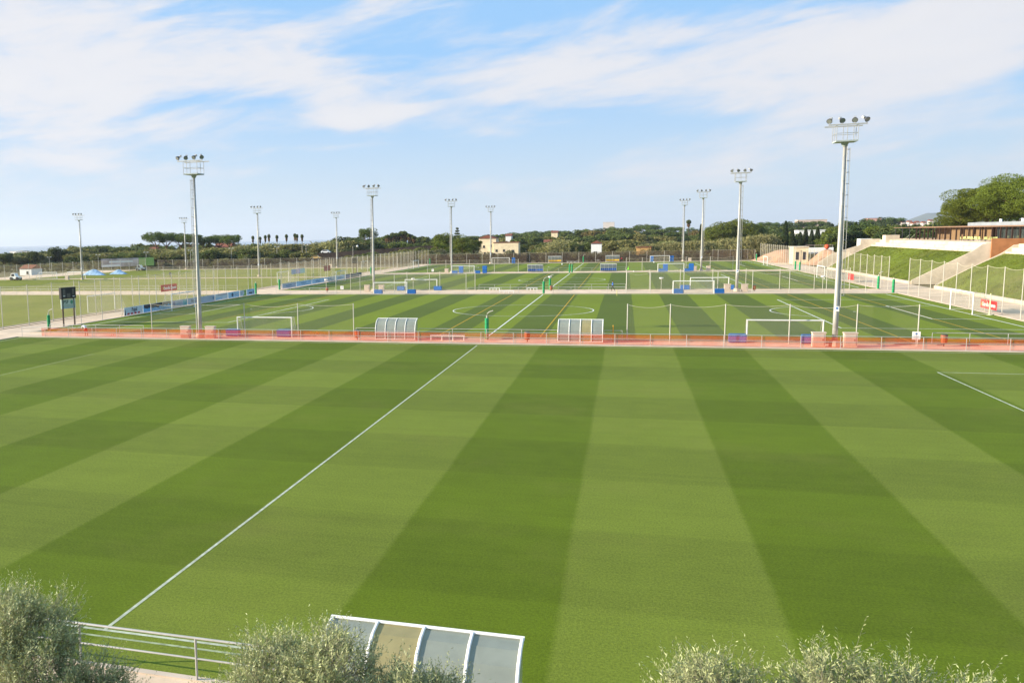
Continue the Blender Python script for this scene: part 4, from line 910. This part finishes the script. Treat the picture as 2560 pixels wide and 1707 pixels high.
# --- right: behind the far fence
row(['olive_bush'], 1085, 1760, 17, 631, 4, 336, 4, 'behind the far dark fence', 'olive bushes behind the far fence', 1.25, 'bush')
row(['reed_clump'], 1560, 1930, 9, ([1560, 1640, 1700, 1800, 1900, 1930], [625, 610, 606, 604, 592, 590]), 5, 356, 6, 'behind the far fence', 'reeds behind the far fence', 1.3, 'reeds')
row(['reed_clump', 'scrub'], 1490, 1590, 8, ([1490, 1530, 1570, 1590], [628, 608, 600, 610]), 4, 372, 5, 'beside the white cottage', 'yellowish reeds by the cottage', 1.5, 'reeds')
row(['reed_clump', 'shrub'], 1340, 1480, 10, ([1340, 1400, 1480], [618, 606, 612]), 6, 392, 8, 'right of the cream farmhouse', 'growth right of the cream farmhouse', 1.6, 'shrub')
row(['broadleaf_tree', 'scrub', 'dark_tree', 'olive_bush'], 1300, 1960, 21, ([1300, 1400, 1500, 1600, 1700, 1960], [606, 602, 596, 602, 604, 590]), 6, 430, 14, 'at the front of the wood', 'trees in the near wood', 1.5)
row(['broadleaf_tree', 'dark_tree', 'scrub', 'broadleaf_tree'], 1260, 2000, 20, ([1260, 1350, 1450, 1560, 1650, 1800, 2000], [594, 590, 588, 578, 584, 580, 575]), 5, 520, 18, 'midway in the wood', 'trees in the middle wood', 1.35)
row(['broadleaf_tree', 'dark_tree', 'autumn_tree', 'broadleaf_tree'], 1190, 2120, 19, ([1190, 1300, 1400, 1530, 1700, 1800, 2120], [592, 583, 580, 570, 577, 568, 562]), 5, 640, 25, 'at the back of the wood', 'trees at the back of the wood', 1.3)
row(['umbrella_pine', 'dark_pine', 'dark_tree'], 1170, 2250, 17, ([1170, 1300, 1345, 1440, 1500, 1530, 1560, 1620, 1660, 1760, 1900, 2100, 2250], [588, 580, 574, 580, 568, 562, 572, 558, 568, 570, 556, 553, 540]), 3, 860, 40, 'on the skyline', 'pines on the skyline', 1.2)
for k, (u, v, Y) in enumerate(((1753, 560, 450), (1965, 552, 352), (1982, 572, 345), (2001, 580, 345), (2015, 570, 348), (2030, 575, 343), (2045, 568, 346), (2057, 580, 342))):
    pt('cypress', u, v, Y, ('single cypress left of the large umbrella pine', 'tallest cypress left of the dark cypress row') [k] if k < 2 else 'dark cypress in the row above the earth heaps', None if k < 2 else 'row of dark cypresses', 1.25 if k > 1 else 1.)
row(['dark_tree', 'broadleaf_tree'], 1950, 2110, 13, ([1950, 2110], [585, 578]), 5, 362, 6, 'behind the cypress row', 'trees behind the cypress row', 1.3)
row(['broadleaf_tree', 'pine_tree', 'dark_tree'], 2080, 2270, 16, ([2080, 2150, 2200, 2270], [566, 556, 556, 560]), 5, 330, 10, 'behind the white wing wall', 'trees behind the wing wall', 1.25)
row(['broadleaf_tree', 'dark_tree'], 2230, 2400, 18, ([2230, 2300, 2400], [566, 560, 548]), 4, 300, 8, 'behind the terraces', 'trees behind the pavilion', 1.2)
pt('fan_palm', 1722, 550, 600, 'lone fan palm on the skyline between two thin towers', wf=.9)
# --- big pines at the right edge (needles built finer, they stand closer)
def big_pine(label, u, v, Y, w, zb, seed, dens=60000, lf=.15):
    p = at(u, v, Y); H = p.z-zb; t = thing('pine_tree', label, 'tree', (p.x, p.y, zb))
    b = MB().tube([(0, 0, -.3), (.3, 0, H*.3), (0, .2, H*.62)], [.42, .34, .18], 8)
    for k in range(9): an = k*.75; b.tube([(.15, .1, H*(.22+.04*k)), (w*.3*math.cos(an), w*.3*math.sin(an), H*(.42+.03*k)), (w*.62*math.cos(an), w*.62*math.sin(an), H*(.48+.035*k))], [.16, .1, .04], 5)
    b.build('trunk', M_barkp, t)
    nc = 54; P = []
    for k in range(nc):
        d = rng.normal(size=3); d /= np.linalg.norm(d); d[2] = d[2]*.9+.1; c = np.array([0, 0, H*.60])+d*rng.uniform(.55, .86)*np.array([w, w, H*.36]); c[2] = max(c[2], H*.2); r = w*rng.uniform(.20, .34); P.append(shell(dens//nc, c, (r, r, r*.52), .74))
    P = np.concatenate(P); P[:, 2] = np.minimum(P[:, 2], H)
    obj('crown', leaves('crown', P, lf, F_pineb, .34), t)
big_pine('large bright umbrella pine on the skyline right of centre', 1842, 545, 470, 11.5, 0, 4, 16000, .34); big_pine('bright pine adjoining the large umbrella pine on its left', 1797, 559, 466, 7, 0, 5, 8000, .32); big_pine('dark side pine adjoining the large umbrella pine on its right', 1888, 554, 474, 7, 0, 6, 8000, .32)
big_pine('big bright pine behind the pavilion, left one of the pair', 2470, 458, 236, 8.6, 6.9, 1); big_pine('big bright pine at the right edge behind the pavilion', 2575, 424, 226, 10.5, 6.9, 2); big_pine('lower bright pine left of the big pair', 2405, 505, 250, 5.4, 6.9, 3, 20000)
pt('umbrella_pine', 2520, 500, 262, 'pine behind the big pair at the right edge', wf=1.1)
# --- centre: between the left fields and the farmhouse
pt('pine_tree', 1110, 574, 362, 'bright pine left of the thin tower, before the farmhouse', wf=1.25, var=0); pt('pine_tree', 1155, 588, 350, 'round bright pine in the middle, left of the farmhouse', wf=1.5, var=1); pt('pine_tree', 1182, 592, 356, 'bright pine touching the farmhouse wall', wf=1.35, var=0); pt('pine_tree', 1095, 603, 350, 'low bright pine beside the dark wall', wf=1.4, var=1)
pt('conifer', 1143, 568, 420, 'dark pointed conifer behind the bright pines', wf=1.1)
pt('umbrella_pine', 918, 567, 400, 'lone round-topped pine behind the left tower of the second path', wf=.85, var=1)
row(['fan_palm'], 965, 1035, 6.5, ([965, 985, 1010, 1035], [590, 581, 580, 588]), 3, 420, 10, 'in the dense brownish grove', 'dense palm grove', .95, 'palm')
row(['broadleaf_tree', 'dark_tree'], 860, 1120, 17, ([860, 950, 1050, 1120], [600, 602, 602, 598]), 5, 395, 10, 'above the dark sloping wall', 'trees above the dark wall', 1.35)
row(['scrub', 'olive_bush', 'shrub'], 860, 1100, 13, ([860, 1000, 1100], [640, 628, 620]), 4, 345, 5, 'before the dark sloping wall', 'scrub before the dark wall', 1.4, 'bush')
row(['dark_tree', 'broadleaf_tree'], 850, 1200, 20, 590, 5, 560, 20, 'far behind the palm grove', 'trees behind the palm grove', 1.4)
# --- left
row(['scrub', 'olive_bush'], 0, 700, 15, ([0, 350, 700], [662, 655, 646]), 5, 318, 6, 'behind the left fields fence', 'bushes behind the left fence', 1.35, 'bush')
row(['shrub', 'dark_tree', 'scrub'], 180, 760, 18, ([180, 350, 500, 760], [640, 632, 628, 625]), 5, 338, 8, 'low on the left slope', 'shrubs behind the left fields', 1.5, 'shrub')
row(['scrub', 'reed_clump'], 0, 880, 13, ([0, 200, 500, 700, 880], [640, 634, 622, 612, 604]), 4, 372, 8, 'high on the left slope', 'tawny scrub behind the left fields', 1.6, 'scrub')
row(['broadleaf_tree', 'dark_tree', 'date_palm'], 180, 660, 15, ([180, 280, 400, 560, 660], [614, 612, 608, 606, 606]), 5, 420, 14, 'in the left-hand wood', 'trees in the left wood', 1.15)
row(['broadleaf_tree', 'scrub'], 660, 870, 18, ([660, 760, 870], [614, 611, 600]), 3, 420, 14, 'below the strip of sea', 'low trees below the sea', 1.3)
for k, (u, v, wf) in enumerate(((388, 578, 1.0), (416, 579, 1.1), (448, 580, 1.05), (478, 582, 1.1), (512, 588, 1.0), (545, 585, 1.15), (577, 584, 1.15))):
    pt('umbrella_pine', u, v, 385+6*(k % 3), '%s of the dark umbrella pines at the left, counted from the left' % ('first', 'second', 'third', 'fourth', 'fifth', 'sixth', 'seventh')[k], 'dark umbrella pines at the left', wf)
for k, (u, v) in enumerate(((510, 597), (522, 592), (545, 592), (566, 594), (595, 587), (632, 590), (650, 592), (663, 588), (672, 586), (692, 588), (716, 586), (737, 584), (742, 586), (755, 586))):
    pt('fan_palm', u, v, 430+random.uniform(-10, 10), 'slender fan palm standing against the sky at the left' if k > 8 else 'fan palm among the trees right of the dark umbrella pines', 'fan palms against the sky' if k > 8 else 'fan palms by the umbrella pines', .62, 'palm')
for k, (u, v) in enumerate(((250, 607), (218, 610), (290, 610), (108, 621), (184, 611), (345, 610), (360, 611))): pt('date_palm', u, v, 400+8*(k % 3), 'spreading date palm in the left-hand wood', 'date palms at the left', 1.15, 'palm')
for u, v, Y, kd, lb in ((10, 626, 360, 'dark_tree', 'dark round tree at the left edge'), (86, 622, 365, 'dark_tree', 'dark round tree left of the twin trees'), (133, 615, 372, 'dark_tree', 'left of the twin dark round trees'), (146, 616, 374, 'dark_tree', 'right of the twin dark round trees'), (162, 620, 376, 'broadleaf_tree', 'pale green round tree beside the leftmost tower'), (22, 668, 300, 'autumn_tree', 'orange autumn tree beside the small white house')): pt(kd, u, v, Y, lb, wf=1.15)
row(['broadleaf_tree', 'dark_tree', 'scrub'], 0, 200, 10, ([0, 40, 90, 140, 200], [632, 634, 629, 628, 618]), 4, 400, 10, 'before the far left town', 'low trees at the far left', 1.4)
row(['olive_bush', 'scrub'], 0, 180, 13, ([0, 90, 180], [672, 676, 668]), 5, 292, 5, 'by the small white house', 'bushes by the small white house', 1.2, 'bush')
for k in PROTO:
    for p in PROTO[k]:
        if p.name not in USED:
            for c in KIDS[p]: bpy.data.objects.remove(c)
            bpy.data.objects.remove(p)

# ================================================================== FAR BUILDINGS
def house(label, u0, u1, vt, Y, dep, m, roof='gable', rm=None, rise=1.4, wins=(), rz=0, axis='x', cat='house', zb=None):
    a, b = at(u0, vt, Y), at(u1, vt, Y); w = (b-a).length; z0 = GZ(a.x, a.y)-.5 if zb is None else zb; h = (a.z+b.z)/2-z0; rm = rm or M_roof
    t = thing('building', label, cat, ((a.x+b.x)/2, Y+dep/2, z0), rz)
    MB().box(-w/2, w/2, -dep/2, dep/2, 0, h).build('wall', m, t)
    if roof == 'gable':
        if axis == 'x': MB().prism([(-dep/2-.3, h), (dep/2+.3, h), (0, h+rise)], 'x', -w/2-.3, w/2+.3).build('roof', rm, t)
        else: MB().prism([(-w/2-.3, h), (w/2+.3, h), (0, h+rise)], 'y', -dep/2-.3, dep/2+.3).build('roof', rm, t)
    else: MB().box(-w/2-.2, w/2+.2, -dep/2-.2, dep/2+.2, h, h+.3).build('roof', rm, t)
    for fx, fz, ww, hh in wins:
        x = -w/2+w*fx; z = h*fz; wd = MB().box(x-ww/2, x+ww/2, -dep/2-.05, -dep/2-.003, z-hh/2, z+hh/2).build('window', M_glass, t)
        MB().box(x-ww/2-.1, x+ww/2+.1, -dep/2-.12, -dep/2-.003, z-hh/2-.12, z-hh/2-.003).build('sill', M_kerb, wd)
    return t
house('cream two-storey farmhouse gable beyond the far fence', 1197, 1240, 596, 395, 9, M_cream, 'gable', wins=((.3, .62, .8, 1.1), (.7, .66, .8, 1.1), (.35, .3, .8, 1.2)), axis='y', rise=1.5)
house('long low cream wing of the farmhouse', 1234, 1296, 607, 392, 7, M_cream, 'flat', M_roof, wins=((.12, .55, .9, 1.0), (.42, .55, .9, 1.0), (.78, .5, 1.1, 1.2)))
house('small white cottage among the reeds', 1478, 1504, 609, 350, 6, M_white, 'gable', wins=((.4, .5, 1.2, 1.),), axis='y', rise=1.1)
house('low orange shed right of the cottage', 1591, 1628, 619, 347, 5, mat('orange_render', (.55, .32, .12), .8), 'flat', M_roof)
house('pale apartment block on the skyline behind the cypresses', 1994, 2068, 550, 930, 14, mat('block_render', (.55, .42, .36), .9), 'flat', M_wallc, [(.08+.12*i, .93-.1*j, 2.4, 1.5) for i in range(8) for j in range(3)], cat='apartment block')
house('white villa behind the cypress row', 1997, 2062, 577, 400, 10, M_white, 'flat', M_white, ((.2, .8, 1.5, 1.5), (.7, .8, 1.5, 1.5)))
house('pale tower block on the skyline behind the wood', 1508, 1536, 556, 1500, 20, mat('tower_render', (.58, .52, .48), .9), 'flat', M_wallc, cat='apartment block')
house('pink block on the skyline right of the main tower', 2170, 2204, 546, 930, 14, mat('pink_render', (.52, .30, .25), .9), 'flat', M_roof, cat='apartment block')
for k, (u, v, w, Y) in enumerate(((2234, 554, 9, 900), (2254, 556, 8, 880), (2272, 555, 9, 900), (2291, 556, 8, 880), (2308, 557, 8, 860), (2283, 559, 8, 780), (2243, 551, 9, 960), (2325, 552, 10, 980))):
    house('%s white house with a tiled roof in the village left of the pines' % ('first', 'second', 'third', 'fourth', 'fifth', 'sixth', 'seventh', 'eighth')[k], u, u+w, v, Y, 8, mat('village_render', (.50, .44, .40), .9), 'gable', wins=((.3, .7, .9, 1.1), (.7, .7, .9, 1.1)), rise=1.2)
house('small white house with a red roof at the far left', 49, 78, 672, 262, 6, M_white, 'gable', wins=((.65, .5, .8, 1.0),), axis='x', rise=1.3)
for k, (u, v, w, Y, m) in enumerate(((24, 629, 16, 900, M_white), (42, 628, 14, 950, mat('blue_grey_render', (.35, .40, .46), .9)), (56, 630, 18, 900, M_white), (75, 631, 14, 860, mat('blue_grey_render', (.35, .40, .46), .9)))):
    house('%s pale block of the seaside town at the far left' % ('first', 'second', 'third', 'fourth')[k], u, u+w, v, Y, 12, m, 'flat', M_wallc, [(.2+.3*i, .9-.1*j, 1.8, 1.4) for i in range(3) for j in range(2)])
house('red tiled roof among the palms right of the umbrella pines', 535, 575, 619, 405, 8, M_cream, 'gable', rise=2.2)
house('pale flat-roofed house left of the umbrella pines', 345, 384, 614, 470, 8, M_cream, 'flat', M_wallc); house('low cream house below the umbrella pines', 370, 388, 624, 400, 6, M_cream, 'gable', rise=1.2)
house('red tiled house above the dark wall, right', 824, 872, 623, 380, 8, M_cream, 'gable', rise=1.0); house('small red tiled roof above the dark wall, left', 762, 782, 615, 400, 6, M_cream, 'gable', rise=.9)
house('red tiled house half hidden in the wood', 1360, 1378, 605, 410, 6, M_cream, 'gable', rise=1.0); house('red roofed house on the skyline in the wood', 1378, 1394, 582, 600, 7, M_cream, 'gable', rise=1.3); house('white house behind the farmhouse', 1264, 1278, 590, 520, 7, M_white, 'gable', rise=1.2)
a, b, c, d = at(700, 640, 352), at(1088, 613, 352), at(1088, 630, 352), at(700, 652, 352)
tag(MB().prism([(a.x, a.z), (b.x, b.z), (c.x, -.4), (d.x, -.4)], 'y', 352, 353).build('retaining_wall', mat('dark_wall', (.035, .025, .02), .95, .3, .3)), 'long dark sloping wall beyond the left fields', 'wall')
# distant mountain
def mountain():
    b = MB(); nx = 60; us = np.linspace(2270, 2700, nx); v = np.interp(us, [2270, 2290, 2300, 2318, 2340, 2352, 2375, 2420, 2500, 2600, 2700], [552, 549, 541, 532, 533, 531, 526, 518, 512, 522, 556]); Y = 9000
    for i, (u, q) in enumerate(zip(us, v)):
        p = at(u, q+random.uniform(-.5, .5), Y); b.v += [(p.x, Y-1200, -30), (p.x, Y-500, p.z*.55+random.uniform(-8, 8)), (p.x, Y, p.z), (p.x, Y+1500, -30)]
    for i in range(nx-1):
        for k in range(3): a = i*4+k; b.f.append((a, a+4, a+5, a+1)); b.mi.append(0)
    struct(b.build('mountain', mat('mountain_scrub', (.10, .11, .08), .95, .2, .002), smooth=True))
mountain()
# street lamps, cars, pitch covers
def make_street_lamp(label):
    t = thing('street_lamp', label, 'street lamp', group='double-headed street lamps'); MB().tube([(0, 0, -.2), (0, 0, 7.8)], [.09, .05], 6).build('post', M_steel, t); MB().tube([(-.75, 0, 7.8), (.75, 0, 7.8)], .03, 5).build('arm', M_steel, t)
    for s in (-1, 1): MB().tube([(s*.75, 0, 7.75), (s*.75, 0, 7.86), (s*.75, 0, 7.98)], [.16, .42, .18], 10).build('lamp_head', M_white, t)
    return t
LMP = [(123, 643, 312), (245, 637, 306), (365, 631, 305), (476, 626, 306), (578, 621, 330), (692, 617, 340), (755, 608, 345), (765, 613, 342)]
sl0 = None
for k, (u, v, Y) in enumerate(LMP):
    p = at(u, v, Y); lb = '%s double street lamp behind the left fields, counted from the left' % ('first', 'second', 'third', 'fourth', 'fifth', 'sixth', 'seventh', 'eighth')[k]; s = (p.z+.25)/7.85
    if sl0 is None: sl0 = make_street_lamp(lb); sl0.location = (p.x, Y, -.25); sl0.scale = (1, 1, s)
    else: dup(sl0, (p.x, Y, -.25), 0, lb, scale=(1, 1, s))
p = at(882, 617, 340); t = thing('street_lamp', 'single-armed street lamp left of the left tower of the second path', 'street lamp', (p.x, 340, -.25)); MB().tube([(0, 0, 0), (0, 0, p.z+.4), (1.9, 0, p.z+.5)], .06, 6).build('post', M_steel, t)
bm_ = bmesh.new(); bmesh.ops.create_icosphere(bm_, subdivisions=2, radius=.42); gme = bpy.data.meshes.new('globe'); bm_.to_mesh(gme); bm_.free(); gme.materials.append(M_white); obj('globe', gme, t, (1.9, 0, p.z+.45))
def car(label, u, v, Y, m, rz=0):
    p = at(u, v, Y); t = thing('parked_car', label, 'car', (p.x, Y, p.z-.75), rz)
    MB().prism([(-2, .3), (2, .3), (2.05, .75), (1.2, .9), (.7, 1.4), (-1.1, 1.42), (-1.75, .95), (-2.05, .85)], 'y', -.82, .82).build('body', m, t); MB().prism([(1.0, .92), (.62, 1.33), (-1.0, 1.35), (-1.45, .95)], 'y', -.83, .83).build('windows', M_glass, t)
    w = MB().tube([(0, -.1, 0), (0, .1, 0)], .32, 14).mesh('wheel', M_black)
    for x in (-1.25, 1.25):
        for y in (-.78, .78): obj('wheel', w, t, (x, y, .32))
    return t
car('yellow car parked in front of the dark wall', 790, 643, 335, mat('yellow_car_paint', (.55, .36, .12), .3, .03)); car('white car on the road above the dark wall', 815, 629, 356, mat('white_car_paint', (.75, .75, .74), .3, .03))
def cover(label, x, y, w, h):
    b = MB(); n = 9; mm = mat('pale_blue_sheet', (.26, .40, .56), .5, .3, .8)
    for j in range(n):
        for i in range(n):
            fx, fy = i/(n-1)*2-1, j/(n-1)*2-1; b.v.append((fx*w/2, fy*1.2, max(0, h*(1-abs(fx)**1.3)*(1-abs(fy)**1.5)+random.uniform(-.12, .12)*(abs(fx) < .9))))
    for j in range(n-1):
        for i in range(n-1): a = j*n+i; b.f.append((a, a+1, a+n+1, a+n)); b.mi.append(0)
    tag(b.build('pitch_cover', mm, loc=(x, y, -.02)), label, 'sheet', 'pale blue sheets')
cover('larger heap of pale blue sheeting by the leftmost tower', -163, 252, 8.5, 2.0); cover('smaller heap of pale blue sheeting right of the larger one', -157.5, 258, 6, 1.6)
def mower(label, x, y):
    t = thing('mower', label, 'mower', (x, y, 0)); MB().prism([(-1.6, .4), (1.5, .4), (1.7, .9), (.6, 1.1), (.2, 2.0), (-1.0, 2.0), (-1.2, 1.1), (-1.7, 1.0)], 'y', -.7, .7).build('body', M_white, t); MB().box(-.9, .1, -.72, .72, 1.15, 1.85).build('windows', M_glass, t)
    w = MB().tube([(0, -.15, 0), (0, .15, 0)], .5, 14).mesh('wheel', M_black)
    for q in ((-1, -.7), (-1, .7), (1.1, -.7), (1.1, .7)): obj('wheel', w, t, (*q, .48))
mower('white service vehicle at the far end of the left fields', -167.2, 289); mower('pale machine parked at the far left before the fence', -168.5, 220)

# ================================================================== PEOPLE
def person(label, loc, rz, J, Rd, E_, zones, hair, hair_col):
    me = bpy.data.meshes.new('body'); me.from_pydata(J, E_, []); o = bpy.data.objects.new('tmp', me); COL.objects.link(o)
    sk = o.modifiers.new('s', 'SKIN'); sk.use_smooth_shade = True
    for v, r in zip(me.skin_vertices[0].data, Rd): v.radius = (r, r)
    me.skin_vertices[0].data[0].use_root = True
    o.modifiers.new('d', 'SUBSURF').levels = 1
    bpy.context.view_layer.update(); dg = bpy.context.evaluated_depsgraph_get(); m2 = bpy.data.meshes.new_from_object(o.evaluated_get(dg)); bpy.data.objects.remove(o)
    m2.name = 'body'; m2.materials.clear()
    for _, _, m in zones: m2.materials.append(m)
    for p in m2.polygons:
        for i, (lo, hi, m) in enumerate(zones):
            if lo(p.center) : p.material_index = i; break
    t = thing('person', label, 'person', loc, rz); obj('body', m2, t)
    bm = bmesh.new(); bmesh.ops.create_icosphere(bm, subdivisions=2, radius=.105); hm = bpy.data.meshes.new('hair'); bm.to_mesh(hm); bm.free(); hm.materials.append(hair_col); h = obj('hair', hm, t, hair); h.scale = (1, 1.05, .9)
    return t
SKIN = mat('skin', (.45, .27, .18), .6, .05); CB = mat('blue_shirt', (.02, .13, .45), .8); CK = mat('black_trousers', (.015, .015, .02), .8); CW = mat('white_shirt', (.7, .7, .7), .8); CR = mat('red_shorts', (.4, .03, .03), .8); HB = mat('dark_hair', (.02, .013, .01), .6)
Jw = [(0, 0, .95), (0, 0, 1.2), (0, .02, 1.42), (0, .03, 1.52), (0, .05, 1.64), (-.10, 0, .9), (-.12, .16, .5), (-.12, .12, .08), (-.12, .26, .04), (.10, 0, .9), (.12, -.10, .5), (.12, -.36, .14), (.12, -.28, .04), (-.19, .02, 1.40), (-.24, -.12, 1.15), (-.23, .02, .93), (.19, .02, 1.40), (.24, .12, 1.16), (.23, .28, 1.0)]
Rw = [.13, .135, .14, .055, .095, .09, .065, .045, .04, .09, .065, .045, .04, .06, .045, .035, .06, .045, .035]
Ew = [(0, 1), (1, 2), (2, 3), (3, 4), (0, 5), (5, 6), (6, 7), (7, 8), (0, 9), (9, 10), (10, 11), (11, 12), (2, 13), (13, 14), (14, 15), (2, 16), (16, 17), (17, 18)]
zn = lambda top, leg, ztop=1.49, zleg=.97: [(lambda c: c.z > ztop or (abs(c.x) > .2 and c.z < 1.05 and c.z > .85), 0, SKIN), (lambda c: c.z > zleg, 0, top), (lambda c: True, 0, leg)]
person('person in a blue top and dark trousers walking along the second path', (-1.9, 162.6, 0), R(80), Jw, Rw, Ew, zn(CB, CK), (0, .03, 1.68), HB)
person('person in a red top standing beside the far yellow-seated dugout', (-1.0, 321, 0), R(20), Jw, Rw, Ew, zn(mat('red_top', (.4, .03, .05), .8), CK), (0, .03, 1.68), HB)
person('person in dark blue standing on the left fields, far away', (-122.3, 227.5, 0), R(200), Jw, Rw, Ew, zn(mat('navy_top', (.03, .05, .12), .8), CK), (0, .03, 1.68), HB)
Jb = [(0, 0, .88), (0, .18, 1.05), (0, .42, 1.12), (0, .52, 1.10), (0, .64, 1.06), (-.10, 0, .84), (-.11, .05, .46), (-.11, -.02, .07), (-.11, .12, .04), (.10, 0, .84), (.12, .02, .46), (.12, -.10, .07), (.12, .04, .04), (-.18, .42, 1.06), (-.22, .5, .82), (-.18, .62, .62), (.18, .42, 1.06), (.22, .5, .82), (.18, .62, .62)]
person('person in a white shirt bending forward behind the railing at the left', (-56.3, 84.9, 0), R(70), Jb, Rw, Ew, [(lambda c: c.y > .5 or c.z < .42 and c.z > .06, 0, SKIN), (lambda c: c.y > .02 and c.z > .8, 0, CW), (lambda c: True, 0, CR)], (0, .66, 1.12), HB)

# ================================================================== FOREGROUND OLIVES
F_ol = mat('olive_leaf_near', (.33, .355, .165), .5, .5, 7., .4, transl=.2)
DZ = .34
def near_olive(label, lobes, base, ntw, seed):
    """lobes: (x, y, z, rx, ry, rz) in world metres; sprouting twigs set with narrow leaves"""
    r = np.random.default_rng(seed); t = thing('olive_tree', label, 'tree', (base[0], base[1], 0), group='olive trees in the foreground'); B = np.array([base[0], base[1], 0])
    b = MB().tube([(0, 0, -.1), (.1, .05, .8), (0, .1, 1.5)], [.22, .17, .14], 8)
    for l in lobes: q = np.array(l[:3])-B-[0, 0, DZ]; b.tube([(0, .1, 1.4), tuple(q*.6+[0, 0, .5]), tuple(q)], [.09, .06, .03], 5)
    b.build('trunk', M_bark, t)
    tot = sum(l[3]*l[4] for l in lobes); L = []; tw = []
    for l in lobes:
        n = int(ntw*l[3]*l[4]/tot); d = r.normal(size=(n, 3)); d[:, 2] = np.abs(d[:, 2])*1.1-.35; d /= np.linalg.norm(d, axis=1)[:, None]
        f = r.uniform(.25, 1.0, n)**.75; o = np.array(l[:3])-B-[0, 0, DZ]+d*f[:, None]*np.array(l[3:6])
        nk = max(4, n//16); ci = r.integers(0, nk, n); o = o[ci]+r.normal(0, .085, (n, 3)); d = d[ci]; g = d*.6+[0, 0, .75]+r.normal(0, .38, (n, 3)); g /= np.linalg.norm(g, axis=1)[:, None]
        ln = r.uniform(.2, .5, n)*(1+.3*(r.uniform(0, 1, n) > .9))
        for k in range(11):
            fr = (k+.6)/11; p = o+g*(ln*fr)[:, None]; s = np.cross(g, r.normal(size=(n, 3))); s /= np.linalg.norm(s, axis=1)[:, None]+1e-9
            ax = s*.75+g*.75; ax /= np.linalg.norm(ax, axis=1)[:, None]; w = np.cross(ax, r.normal(size=(n, 3))); w /= np.linalg.norm(w, axis=1)[:, None]+1e-9; lf = (.086*r.uniform(.65, 1.3, n)*(1.05-.5*fr))[:, None]
            L.append(np.stack([p, p+ax*lf*.5+w*lf*.125, p+ax*lf, p+ax*lf*.5-w*lf*.125], 1))
        side_ = np.cross(g, [0.3, .9, .1]); side_ /= np.linalg.norm(side_, axis=1)[:, None]
        tw.append(np.stack([o-g*.15-side_*.004, o-g*.15+side_*.004, o+g*ln[:, None]], 1))
    obj('crown', tri_mesh('crown', np.concatenate(L), F_ol), t); obj('twigs', tri_mesh('twigs', np.concatenate(tw), mat('olive_twig', (.20, .19, .13), .9)), t)
near_olive('leafy olive tree in the bottom left corner', [(-9.7, 12, 3.85, 1.0, 1.0, .60), (-9.0, 11.7, 3.15, 1.0, 1.0, .85), (-8.4, 11.8, 2.9, .95, .9, .75), (-10.3, 12, 3.4, .9, .9, .8), (-8.0, 11.5, 2.3, .9, .9, .8), (-9.2, 11.2, 2.2, 1.2, 1, 1.0)], (-9.2, 11.9), 6200, 1)
near_olive('leafy olive tree in front of the nearest dugout', [(-4.9, 12, 3.7, .75, .9, .45), (-4.05, 12, 4.0, .6, .8, .42), (-4.4, 11.8, 3.1, 1.3, 1.0, .75), (-3.0, 11.8, 3.5, .95, .9, .55), (-5.6, 11.7, 2.7, .9, .9, .7), (-2.35, 11.7, 3.3, .65, .8, .55), (-4, 11.4, 2.4, 1.9, 1, .9)], (-4.1, 11.8), 7800, 2)
near_olive('smaller olive tree at the bottom, left of the broad one', [(1.3, 12, 4.42, .42, .7, .36), (.85, 12, 4.1, .42, .7, .35), (1.35, 11.9, 3.8, .8, .8, .6), (1.75, 12, 4.1, .3, .6, .3)], (1.3, 11.9), 1150, 3)
near_olive('broad olive tree in the bottom right corner', [(2.6, 12, 4.5, .5, .7, .34), (3.1, 12, 4.38, .5, .7, .36), (2.75, 11.9, 4.0, .9, .9, .55), (3.75, 12, 4.5, .42, .7, .33), (4.1, 12, 4.2, .35, .7, .35), (3.6, 11.8, 3.8, .9, .9, .6), (4.55, 12.1, 4.3, .22, .4, .3)], (3.2, 11.9), 2100, 4)

# ================================================================== AIR
hz = MB().box(-20500, 12500, -600, 26500, -42, 420).build('haze', None or mat('haze_tmp', (.5, .5, .5)))
hm = bpy.data.materials.new('haze'); hm.use_nodes = True; ht = NT(hm.node_tree); ht.n.clear()
pv = ht.new('ShaderNodeVolumePrincipled'); pv.inputs['Color'].default_value = (.80, .88, 1, 1); pv.inputs['Density'].default_value = 6.5e-5; pv.inputs['Anisotropy'].default_value = .2
ht.l.new(pv.outputs[0], ht.new('ShaderNodeOutputMaterial').inputs['Volume'])
hz.data.materials.clear(); hz.data.materials.append(hm); stuff(hz); tag(hz, 'thin bluish air over the whole site', 'haze')
